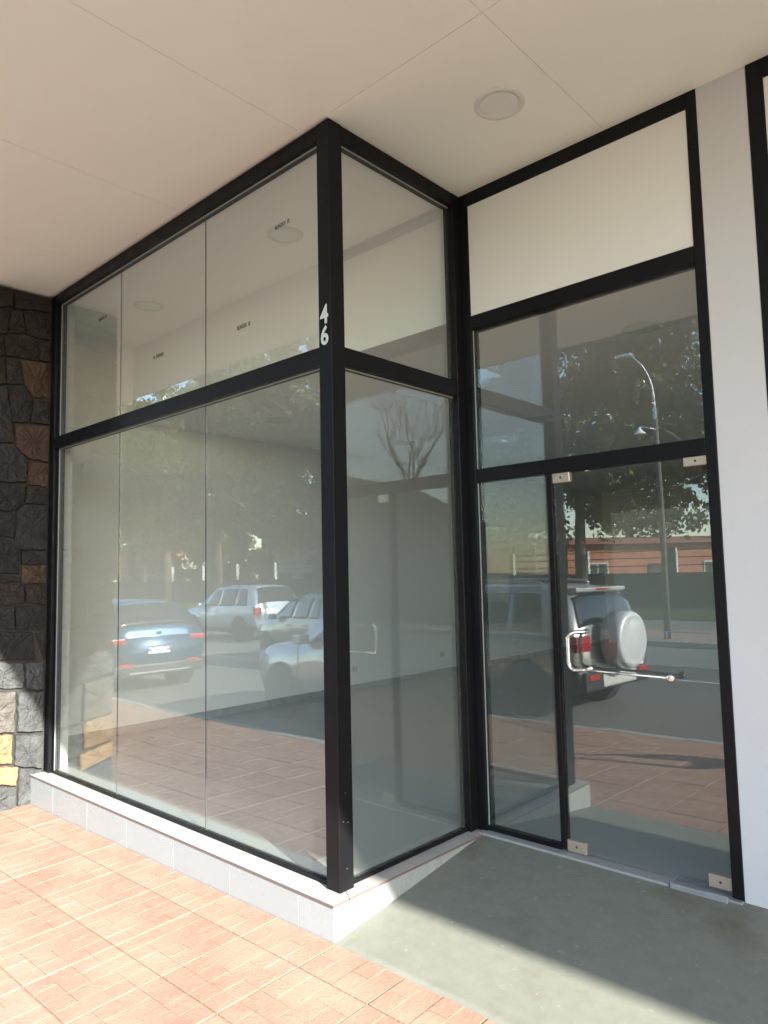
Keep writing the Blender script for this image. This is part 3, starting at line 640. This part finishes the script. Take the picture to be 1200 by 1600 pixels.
crowns = [crown_me(21, 4.6, 4.3, 5.0, 23000, .25), crown_me(22, 4.2, 4.2, 4.8, 21000, .24), crown_me(23, 5.0, 4.6, 5.0, 23000, .25, .9)]
for i, me in enumerate(crowns): me.materials.append(M['leaf'] if i != 1 else M['leaf2'])
def limb_mesh(h, seed, n=7, spread=2.6, r=0.24):
    rg = random.Random(seed); V = []; Fc = []
    def add(pts, rads, k):
        v, f = tube_me(pts, rads, k); o_ = len(V); V.extend(v); Fc.extend([tuple(i+o_ for i in q) for q in f])
    add([(0, 0, -.1), (.03, .02, h*.25), (-.05, .06, h*.55), (.1, 0, h*.95)], [r*1.25, r, r*.75, r*.25], 9)
    for i in range(n):
        a = 6.28*i/n+rg.uniform(-.3, .3); z0 = h*rg.uniform(.4, .7); l = spread*rg.uniform(.7, 1.2)
        p0 = Vector((0, 0, z0)); p1 = p0+Vector((math.cos(a)*l*.5, math.sin(a)*l*.5, l*.45)); p2 = p0+Vector((math.cos(a)*l, math.sin(a)*l, l*.7))
        add([p0, p1, p2], [r*.45, r*.3, r*.1], 6)
    return mesh(V, Fc, True)
trunks = [limb_mesh(9.5, 1, 9, 3.4), limb_mesh(9.0, 2, 9, 3.2), limb_mesh(9.8, 3, 9, 3.4)]
for t_ in trunks: t_.materials.append(M['bark'])
tree_at = [(-12.9, -25.0, 0, 1.05, 'broad leafy street tree behind the lamp post, left of it in the door glass'), (-5.6, -22.6, 2, 1.15, 'tall drooping leafy tree at the right of the door glass reflection'),
           (-18.8, -16.9, 1, 1.0, 'leafy tree overhanging the parked cars beside the corner post reflection'), (-26.4, -20.0, 2, 1.1, 'leafy tree reflected in the middle of the front window'),
           (-35.0, -23.0, 0, 1.2, 'leafy tree reflected left in the front window'), (-46.0, -26.0, 1, 1.4, 'leafy tree farthest left in the front window reflection'),
           (-19.5, -45.0, 0, 1.35, 'big tree standing behind the brick house'), (-31.0, -43.0, 2, 1.35, 'big tree standing between the kiosk and the pale building'), (-9.0, -44.0, 1, 1.45, 'dark tree behind the brick house, right side'),
           (-25.0, -33.5, 1, 1.0, 'low dense tree behind the boundary wall beside the kiosk'), (-33.5, -34.5, 0, 1.0, 'low dense tree behind the boundary wall, right of the pale building'), (-50.5, -36.0, 2, 1.1, 'low dense tree behind the boundary wall, left of the pale building'),
           (-60.0, -30.5, 0, 1.55, 'tall tree between the brick hut and the pale building, in front of the boundary wall'), (-72.0, -41.5, 2, 1.6, 'tall tree rising behind the brick hut'), (-84.0, -46.0, 0, 1.9, 'very tall tree at the far end of the row'), (-74.0, -38.5, 1, 1.2, 'low dense tree left of the brick hut'),
           (-58.0, -36.5, 1, 1.2, 'low dense tree behind the boundary wall, right of the brick hut')]
for i, (x, y, k, s, lb) in enumerate(tree_at):
    e = setp(empty('tree', (x, y, -0.3), rt.uniform(0, 6.28)), lb, 'tree', 'leafy trees across the street'); e.scale = (s, s, s)
    link('trunk', trunks[k], None, e); c = link('crown', crowns[k], None, e); c.location = (0, 0, (7.9 if k != 1 else 7.4)-(2.9 if lb.startswith('low') else 0.0))
# bare tree
def bare_tree(seed):
    rg = random.Random(seed); V = []; Fc = []; V2 = []; F2 = []
    def add(v_, f_, pts, rads, k):
        v, f = tube_me(pts, rads, k, cap=False); o_ = len(v_); v_.extend(v); f_.extend([tuple(i+o_ for i in q) for q in f])
    def grow(p, d, l, r, lev):
        mid = p+d*l*.5+Vector((rg.gauss(0, .05), rg.gauss(0, .05), 0))*l; end = p+d*l+Vector((rg.gauss(0, .07), rg.gauss(0, .07), .05))*l
        add(V if lev == 0 else V2, Fc if lev == 0 else F2, [p, mid, end], [r, r*.85, r*.62], 8 if lev == 0 else 5 if lev < 3 else 3)
        if lev >= 6: return
        for i in range(3 if lev < 4 else 2):
            ax = Vector((rg.gauss(0, 1), rg.gauss(0, 1), rg.gauss(0, .3))).normalized()
            nd = (Matrix.Rotation(rg.uniform(.25, 1.0), 3, ax) @ d); nd.z += .04; nd.normalize()
            grow(end if i else mid.lerp(end, .6), nd, l*rg.uniform(.66, .86), r*.55, lev+1)
    grow(Vector((0, 0, -.1)), Vector((0, 0, 1)), 2.6, .2, 0)
    return mesh(V, Fc, True), mesh(V2, F2, True)
tm, bmn = bare_tree(4)
e = setp(empty('bare_tree', (18.0, -18.5, -.3)), 'leafless tree with bare spreading branches down the street', 'tree')
e.scale = (1.25, 1.25, 1.25)
link('trunk', tm, M['barebark'], e); link('branches', bmn, M['barebark'], e)

# ------------------------------------------------------------------ cars
def make_car(name, label, loc, heading, st, paint_m, L_, wheelb, wr=0.33, side=(), ws=None, rw=None, tail=None, head_=None, plate='', extras=None, track=None, lower='blackplastic'):
    """st: stations from rear to front (x, z_low, z_belt, z_top, w_low, w_belt, w_top)"""
    e = setp(empty(name, loc, heading), label, 'car', 'cars parked along the street')
    def sec(s):
        x, zl, zb, zt, wl, wb, wt = s; zm = zl+(zb-zl)*.45
        return [Vector((x, 0, zl)), Vector((x, wl*.92, zl)), Vector((x, max(wl, wb)+.012, zm)), Vector((x, wb, zb)), Vector((x, wt, zt-.05*min(1, (zt-zb)/.2))), Vector((x, wt*.62, zt)), Vector((x, 0, zt+.012))]
    def at(x, v):
        for a, b in zip(st[:-1], st[1:]):
            if a[0] <= x <= b[0]+1e-9:
                t = (x-a[0])/max(1e-9, b[0]-a[0]); s = tuple(p+(q-p)*t for p, q in zip(a, b)); break
        else: s = st[-1] if x > st[-1][0] else st[0]
        P = sec(s); i = min(5, int(v)); return P[i].lerp(P[i+1], v-i)
    vs = []; fs = []; nr = 13
    for s in st:
        P = sec(s); full_ = P+[Vector((p.x, -p.y, p.z)) for p in P[-2:0:-1]]
        vs += full_
    nr = 12
    for i in range(len(st)-1):
        for k in range(nr): fs.append((i*nr+k, i*nr+(k+1) % nr, (i+1)*nr+(k+1) % nr, (i+1)*nr+k))
    fs.append(tuple(range(nr))); fs.append(tuple(range((len(st)-1)*nr, len(st)*nr)))
    me = mesh(vs, fs); bm = bmesh.new(); bm.from_mesh(me); bmesh.ops.recalc_face_normals(bm, faces=bm.faces)
    bmesh.ops.bevel(bm, geom=[ed for ed in bm.edges if len(ed.link_faces) == 2 and ed.calc_face_angle(0) > .45], offset=.03, segments=2, affect='EDGES')
    bm.to_mesh(me); bm.free()
    for p in me.polygons: p.use_smooth = True
    body = link('body', me, paint_m, e)
    def patch(nm, xa, xb, va, vb, m, sgn, off=.006, nx=6, nv=5, par=None, inset=None, slant=(0, 0)):
        """a panel laid onto the body: sgn +1 / -1 side, 0 = across the car"""
        V = []; Fq = []
        vr = [va+(vb-va)*j/nv for j in range(nv+1)]
        if sgn == 0: cols = [(v, 1) for v in vr]+[(v, -1) for v in reversed(vr[:-1])]
        else: cols = [(v, sgn) for v in vr]
        for i in range(nx+1):
            t = i/nx
            for j, (v, g) in enumerate(cols):
                vt = (v-va)/(vb-va) if vb != va else 0
                x = xa+(xb-xa)*t+(slant[0]*(1-t)+slant[1]*t)*(vt if sgn else 0)
                p = at(x, v); d = .01
                tx_ = (at(min(x+d, st[-1][0]), v)-at(max(x-d, st[0][0]), v)); tv = (at(x, min(v+d, 6))-at(x, max(v-d, 0)))
                nrm = tx_.cross(tv); nrm = -nrm.normalized() if nrm.length > 0 else Vector((0, 0, 1))
                if nrm.y < -.02 or (abs(nrm.y) <= .02 and nrm.z < 0): nrm = -nrm
                p = p+nrm*off; V.append((p.x, p.y*g, p.z))
        c_ = len(cols)
        for i in range(nx):
            for j in range(c_-1): Fq.append((i*c_+j, (i+1)*c_+j, (i+1)*c_+j+1, i*c_+j+1))
        m2 = mesh(V, Fq, True)
        o = link(nm, m2, m, par or e); md = o.modifiers.new('s', 'SOLIDIFY'); md.thickness = .006; md.offset = 0
        return o
    for sg in (1, -1):
        for (xa, xb, sl) in side: patch('side_window', xa, xb, 3.10, 3.90, M['darkglass'], sg, slant=sl)
        patch('sill_trim', st[1][0]+.05, st[-2][0]-.05, 1.02, 1.45, M[lower], sg, .010)
        for xd in extras.get('doors', ()) if extras else ():
            patch('door_seam', xd-.004, xd+.004, 1.5, 3.05, M['blackplastic'], sg, .002, 1, 6)
        for xd in extras.get('handles', ()) if extras else ():
            p = at(xd, 2.75); box('door_handle', p.x-.09, p.x+.09, sg*(p.y-.005), sg*(p.y+.03), p.z-.014, p.z+.014, paint_m, e, .004) if sg > 0 else box('door_handle', p.x-.09, p.x+.09, -(p.y+.03), -(p.y-.005), p.z-.014, p.z+.014, paint_m, e, .004)
        if extras and 'mirror' in extras:
            p = at(extras['mirror'], 3.15); y0 = p.y
            mm_ = box_me(-.07, .07, -.09, .09, -.06, .07, .03, 2); o = link('side_mirror', mm_, paint_m, e); o.location = (p.x, sg*(y0+.11), p.z+.04)
    if ws: patch('windscreen', ws[0], ws[1], 4.12, 6.0, M['darkglass'], 0)
    if rw: patch('rear_window', rw[0], rw[1], 4.16, 6.0, M['darkglass'], 0)
    # wheels
    tw = .21; half = track or (max(s[5] for s in st)-.06)
    ty = lathe_me([(wr*.62, -tw/2), (wr*.93, -tw/2), (wr, -tw/2+.03), (wr, tw/2-.03), (wr*.93, tw/2), (wr*.62, tw/2)], 26, 'Y')
    rim = lathe_me([(0, tw/2-.03), (wr*.16, tw/2-.025), (wr*.2, tw/2-.05), (wr*.55, tw/2-.04), (wr*.64, tw/2+.004), (wr*.64, -tw/2)], 26, 'Y')
    ty.materials.append(M['tyre']); rim.materials.append(M['rim'])
    arch = lathe_me([(0, 0), (wr*1.16, 0), (wr*1.16, -.25), (0, -.25)], 26, 'Y', False); arch.materials.append(M['cabin'])
    sp = []
    for k in range(5):
        a = 6.283*k/5; sp.append((a,))
    for wx in wheelb:
        for sg in (1, -1):
            wy = max(at(wx, 2).y, at(wx, 3).y)
            o = link('wheel_arch', arch, None, e); o.location = (wx, sg*(wy+.006), wr+.02); o.rotation_euler = (0, 0, 0 if sg > 0 else math.pi)
            wv = empty('wheel', (wx, sg*(wy-tw/2+.03), wr), 0 if sg > 0 else math.pi); wv.parent = e
            link('tyre', ty, None, wv); link('rim', rim, None, wv)
            for (a,) in sp:
                o = box('spoke', -.03, .03, tw/2-.035, tw/2-.008, wr*.12, wr*.6, M['rim'], wv, .006); o.rotation_euler = (0, a, 0)
    # lights and plates
    if tail:
        for (x0, x1, y0, y1, z0, z1) in tail:
            for sg in (1, -1):
                ya, yb = (y0, y1) if sg > 0 else (-y1, -y0)
                box('tail_light', x0, x1, ya, yb, z0, z1, M['red'], e, .02, 2)
    if head_:
        for (x0, x1, y0, y1, z0, z1) in head_:
            for sg in (1, -1):
                ya, yb = (y0, y1) if sg > 0 else (-y1, -y0)
                box('headlight', x0, x1, ya, yb, z0, z1, M['lens'], e, .03, 2)
    return e, at, patch
M['darkglass'] = mat('tinted_car_glass', (0.014, 0.018, 0.022), 0.04, spec=0.6, coat=0.6)
def add_plate(e, x, z, s, face, tilt=0.0, y=0.0):
    p = box('number_plate', -.006, .006, -.2, .2, -.065, .065, M['plate'], e, .003); p.location = (x, y, z)
    t = link('plate_text', text_me(s, .105, .001, .002, .80), M['ink'], p); t.rotation_euler = (R(90), 0, R(-90) if face < 0 else R(90)); t.location = (-.0075 if face < 0 else .0075, 0, 0)
    b = box('plate_band', -.0068 if face < 0 else -.001, .001 if face < 0 else .0068, -.2, .2, .045, .065, mat('plate_blue', (.05, .1, .35), .4), p)
# silver off-roader parked at the near kerb (rear towards the camera)
SUV = [(0.0, .44, .90, .98, .80, .86, .83), (.05, .36, .99, 1.16, .83, .875, .80), (.16, .32, 1.02, 1.50, .84, .88, .72), (.28, .30, 1.02, 1.64, .845, .885, .68), (.75, .28, 1.02, 1.69, .85, .885, .66), (1.7, .26, 1.00, 1.70, .85, .885, .66), (2.35, .26, .99, 1.63, .85, .88, .64),
       (3.05, .26, .98, 1.08, .85, .875, .68), (3.6, .28, .93, .99, .84, .86, .64), (3.95, .32, .82, .88, .79, .80, .58), (4.05, .42, .70, .74, .68, .70, .50)]
silver = paint('silver_paint', (.55, .56, .56), .55, .28)
cover = paint('cover_paint', (.62, .64, .65), .1, .35)
e, at, patch = make_car('off_roader', 'silver compact off-roader with covered spare wheel on its tailgate at the near kerb', (-1.80, -4.50, ROADZ), math.pi+R(4), SUV, silver, 4.05, (.78, 3.30), .335,
    side=[(.50, 1.05, (.12, .05)), (1.10, 1.90, (0, 0)), (1.96, 2.78, (0, -.35))], ws=(2.42, 3.0), rw=(.055, .205), tail=[(-.006, .22, .56, .878, .85, 1.05)], head_=[(3.62, 3.92, .52, .80, .70, .84)],
    extras=dict(doors=(1.07, 1.93, 2.92), handles=(1.2, 2.05), mirror=2.75))
e.scale = (1.04, 1.04, 1.04)
# tailgate lamps that wrap to the corner, lower bumper, spare wheel
patch('bumper', .0, .30, 1.0, 2.2, M['blackplastic'], 1, .012); patch('bumper', .0, .30, 1.0, 2.2, M['blackplastic'], -1, .012)
box('rear_bumper', -.07, .06, -.80, .80, .36, .60, M['blackplastic'], e, .04, 2)
box('bumper_insert', -.085, -.05, -.42, .42, .40, .56, M['postpale'], e, .03, 2)
for sg in (1, -1): box('reflector', -.085, -.06, sg*.62-.13, sg*.62+.13, .50, .57, M['red'], e, .01)
sw = link('spare_wheel_cover', lathe_me([(0, -.360), (.24, -.358), (.275, -.346), (.285, -.350), (.335, -.345), (.357, -.325), (.365, -.29), (.36, -.08), (.2, -.03)], 36, 'X'), cover, e); sw.location = (.0, -.10, .98)
for (dy, dz, a) in ((0, .06, .5), (0, -.08, -.4)):
    o = box('cover_ridge', -.350, -.335, -.12, .12, -.010, .010, cover, sw, .004); o.location = (0, dy, dz); o.rotation_euler = (a, 0, 0)
box('roof_spoiler', .13, .50, -.62, .62, 1.585, 1.645, silver, e, .02, 2)
box('brake_light', .12, .14, -.16, .16, 1.605, 1.63, M['red'], e, .004)
tube('rear_wiper', [(.02, .0, 1.10), (.035, .35, 1.16)], .012, M['blackplastic'], e, 6)
for sg in (1, -1): tube('roof_rail', smooth_path([(.7, sg*.58, 1.66), (.8, sg*.58, 1.73), (2.0, sg*.57, 1.745), (2.25, sg*.56, 1.66)], 4), .018, M['alu'], e, 6)
add_plate(e, -.075, .66, 'AC 337 PA', -1, y=.42)
stk = link('round_sticker', lathe_me([(0, -.004), (.05, -.004), (.05, 0)], 20, 'X'), mat('yellow_sticker', (.7, .55, .05), .5), e); stk.location = (.012, .72, .80)
o = link('grille', box_me(-.02, .02, -.45, .45, -.10, .10, .02), M['blackplastic'], e); o.location = (4.05, 0, .58)
# blue car, rear towards the camera
HB = [(0.0, .40, .92, 1.00, .80, .86, .84), (.06, .34, .98, 1.12, .83, .88, .80), (.30, .28, 1.00, 1.46, .86, .895, .70), (.48, .27, 1.00, 1.55, .865, .90, .67), (.9, .26, .99, 1.60, .87, .90, .66), (1.8, .25, .97, 1.61, .87, .90, .66), (2.45, .25, .96, 1.53, .87, .895, .64),
      (3.2, .25, .94, 1.03, .87, .885, .68), (3.75, .27, .88, .94, .85, .86, .62), (4.10, .32, .76, .82, .78, .79, .54), (4.2, .42, .64, .68, .66, .68, .48)]
blue = paint('blue_paint', (.012, .065, .125), .35, .36)
e, at, patch = make_car('blue_car', 'blue five door car parked ahead, its rear and number plate showing', (-8.75, -3.95, ROADZ), math.pi+R(3), HB, blue, 4.2, (.80, 3.40), .33,
    side=[(.62, 1.10, (.15, .05)), (1.15, 1.95, (0, 0)), (2.0, 2.85, (0, -.38))], ws=(2.52, 3.15), rw=(.08, .44), tail=[(-.006, .16, .60, .880, .87, .96)], head_=[(3.8, 4.05, .50, .79, .66, .78)],
    extras=dict(doors=(1.12, 1.97, 2.98), handles=(1.25, 2.1), mirror=2.85))
box('rear_bumper', -.06, .06, -.82, .82, .33, .52, M['blackplastic'], e, .04, 2); box('bumper_strip', -.075, -.04, -.55, .55, .36, .39, M['alu'], e, .006)
for sg in (1, -1): box('reflector', -.075, -.05, sg*.62-.12, sg*.62+.12, .50, .545, M['red'], e, .008)
add_plate(e, -.012, .74, 'AC 116 OA', -1); box('badge', -.02, .0, -.04, .04, 1.0, 1.05, M['chrome'], e, .01)
# pale off-roader on the far side
pale = paint('pale_blue_paint', (.42, .50, .58), .3, .3)
e, at, patch = make_car('pale_off_roader', 'pale blue off-roader with roof rails parked on the far side of the street', (-14.6, -11.3, ROADZ), math.pi, SUV, pale, 4.05, (.78, 3.30), .35,
    side=[(.45, 1.02, (.15, .02)), (1.08, 1.90, (0, 0)), (1.96, 2.78, (0, -.35))], ws=(2.42, 3.0), rw=(.055, .26), tail=[(-.01, .14, .66, .882, .80, 1.04)], head_=[(3.62, 3.92, .52, .80, .70, .84)],
    extras=dict(doors=(1.05, 1.93, 2.92), handles=(1.2, 2.05), mirror=2.75))
for sg in (1, -1): tube('roof_rail', smooth_path([(.7, sg*.58, 1.66), (.8, sg*.58, 1.74), (2.0, sg*.57, 1.755), (2.25, sg*.56, 1.66)], 4), .018, M['blackplastic'], e, 6)
# grey hatchback in the middle of the street
grey = paint('grey_paint', (.20, .21, .20), .4, .3)
HB2 = [(s[0]*.93, s[1], s[2], s[3]-.04, s[4]*.96, s[5]*.96, s[6]*.96) for s in HB]
e, at, patch = make_car('grey_hatchback', 'grey five door hatchback with a red tail light beside the corner post reflection', (-7.75, -8.1, ROADZ), math.pi+R(14), HB2, grey, 3.9, (.72, 3.16), .31,
    side=[(.58, 1.0, (.15, .05)), (1.06, 1.8, (0, 0)), (1.86, 2.62, (0, -.36))], ws=(2.35, 2.92), rw=(.075, .41), tail=[(-.008, .15, .64, .852, .80, 1.02)], head_=[(3.5, 3.78, .48, .77, .66, .78)],
    extras=dict(doors=(1.03, 1.83, 2.75), handles=(1.15, 1.95), mirror=2.65))

# ------------------------------------------------------------------ the person taking the picture (their shadow falls on the pavers)
def person(name, label, loc, rz, joints, edges, shoe_z=0.10, shirt=(0.10, 0.12, 0.16), trousers=(0.05, 0.06, 0.10)):
    e = setp(empty(name, loc, rz), label, 'person')
    me = bpy.data.meshes.new('body'); keys = list(joints)
    me.from_pydata([joints[k][0] for k in keys], [(keys.index(a), keys.index(b)) for a, b in edges], [])
    o = bpy.data.objects.new('body_tmp', me); COL.objects.link(o)
    o.modifiers.new('skin', 'SKIN'); sub = o.modifiers.new('sub', 'SUBSURF'); sub.levels = 1
    for i, k in enumerate(keys):
        r = joints[k][1]; me.skin_vertices[0].data[i].radius = r if isinstance(r, tuple) else (r, r)
        me.skin_vertices[0].data[i].use_root = (k == 'pelvis')
    bpy.context.view_layer.update()
    m2 = bpy.data.meshes.new_from_object(o.evaluated_get(bpy.context.evaluated_depsgraph_get()))
    bpy.data.objects.remove(o)
    for m_ in (mat('skin_tone', (0.42, 0.26, 0.18), 0.55), mat('shirt_cloth', shirt, 0.9), mat('trouser_cloth', trousers, 0.9), mat('shoe', (0.03, 0.03, 0.03), 0.6), mat('hair', (0.03, 0.022, 0.016), 0.6)): m2.materials.append(m_)
    for p in m2.polygons:
        p.use_smooth = True; c = p.center
        arm = abs(c.y) > 0.27 or c.x > 0.20
        p.material_index = 3 if c.z < shoe_z else 2 if c.z < 1.0 else (0 if (c.x > 0.30) else 1) if c.z < 1.50 or (arm and c.x < 0.33) else (4 if (c.z > 1.70 or c.x < -0.02) else 0)
    b = link('body', m2, None, e)
    return e
J = {'pelvis': ((0, 0, .98), (.16, .12)), 'waist': ((0, 0, 1.14), (.145, .105)), 'chest': ((.0, 0, 1.32), (.17, .12)), 'neckb': ((0, 0, 1.46), (.08, .075)), 'neck': ((.01, 0, 1.53), .055),
     'chin': ((.035, 0, 1.585), .068), 'head': ((.02, 0, 1.66), (.082, .098)), 'crown': ((.0, 0, 1.735), .06), 'nose': ((.115, 0, 1.645), .014)}
E_ = [('pelvis', 'waist'), ('waist', 'chest'), ('chest', 'neckb'), ('neckb', 'neck'), ('neck', 'chin'), ('chin', 'head'), ('head', 'crown'), ('head', 'nose')]
for sg, t in ((1, 'l'), (-1, 'r')):
    J.update({'hip'+t: ((0, sg*.09, .92), .095), 'knee'+t: ((.02, sg*.11, .50), .06), 'ankle'+t: ((-.01, sg*.13, .09), .042), 'heel'+t: ((-.05, sg*.13, .04), .038), 'toe'+t: ((.17, sg*.16, .03), .032),
              'sh'+t: ((0, sg*.18, 1.42), .065), 'el'+t: ((.20, sg*.25, 1.43), .045), 'wr'+t: ((.385, sg*.115, 1.68), .03), 'pa'+t: ((.425, sg*.085, 1.76), (.022, .036))})
    E_ += [('pelvis', 'hip'+t), ('hip'+t, 'knee'+t), ('knee'+t, 'ankle'+t), ('ankle'+t, 'heel'+t), ('ankle'+t, 'toe'+t), ('chest', 'sh'+t), ('sh'+t, 'el'+t), ('el'+t, 'wr'+t), ('wr'+t, 'pa'+t)]
    for i in range(4):
        J['f%d%s' % (i, t)] = ((.437+.006*i, sg*(.094-.003*i), 1.80+.012*i), .009); J['g%d%s' % (i, t)] = ((.442, sg*(.072-.002*i), 1.815+.013*i), .008)
        E_ += [('pa'+t, 'f%d%s' % (i, t)), ('f%d%s' % (i, t), 'g%d%s' % (i, t))]
    J['th1'+t] = ((.405, sg*.075, 1.775), .010); J['th2'+t] = ((.412, sg*.05, 1.80), .009); E_ += [('pa'+t, 'th1'+t), ('th1'+t, 'th2'+t)]
PF = Vector((-math.sin(YAW), math.cos(YAW), 0)); pb = CAM-PF*0.50
person('person', 'person standing on the pavement holding a phone up, seen only as a shadow', (pb.x, pb.y, zs(pb.x, pb.y)+0.012), math.atan2(PF.y, PF.x), J, E_)
ph = setp(link('phone', box_me(-.005, .005, -.08, .08, -.038, .038, .004, 2), M['blackplastic']), 'black phone held up in both hands', 'phone')
ph.location = CAM-PF*0.055+Vector((0, 0, 0.0)); ph.rotation_euler = (0, 0, math.atan2(PF.y, PF.x))
link('lens', lathe_me([(0, .0065), (.006, .0065), (.007, .005)], 16, 'X'), M['darkglass'], ph).location = (0, .06, .02)
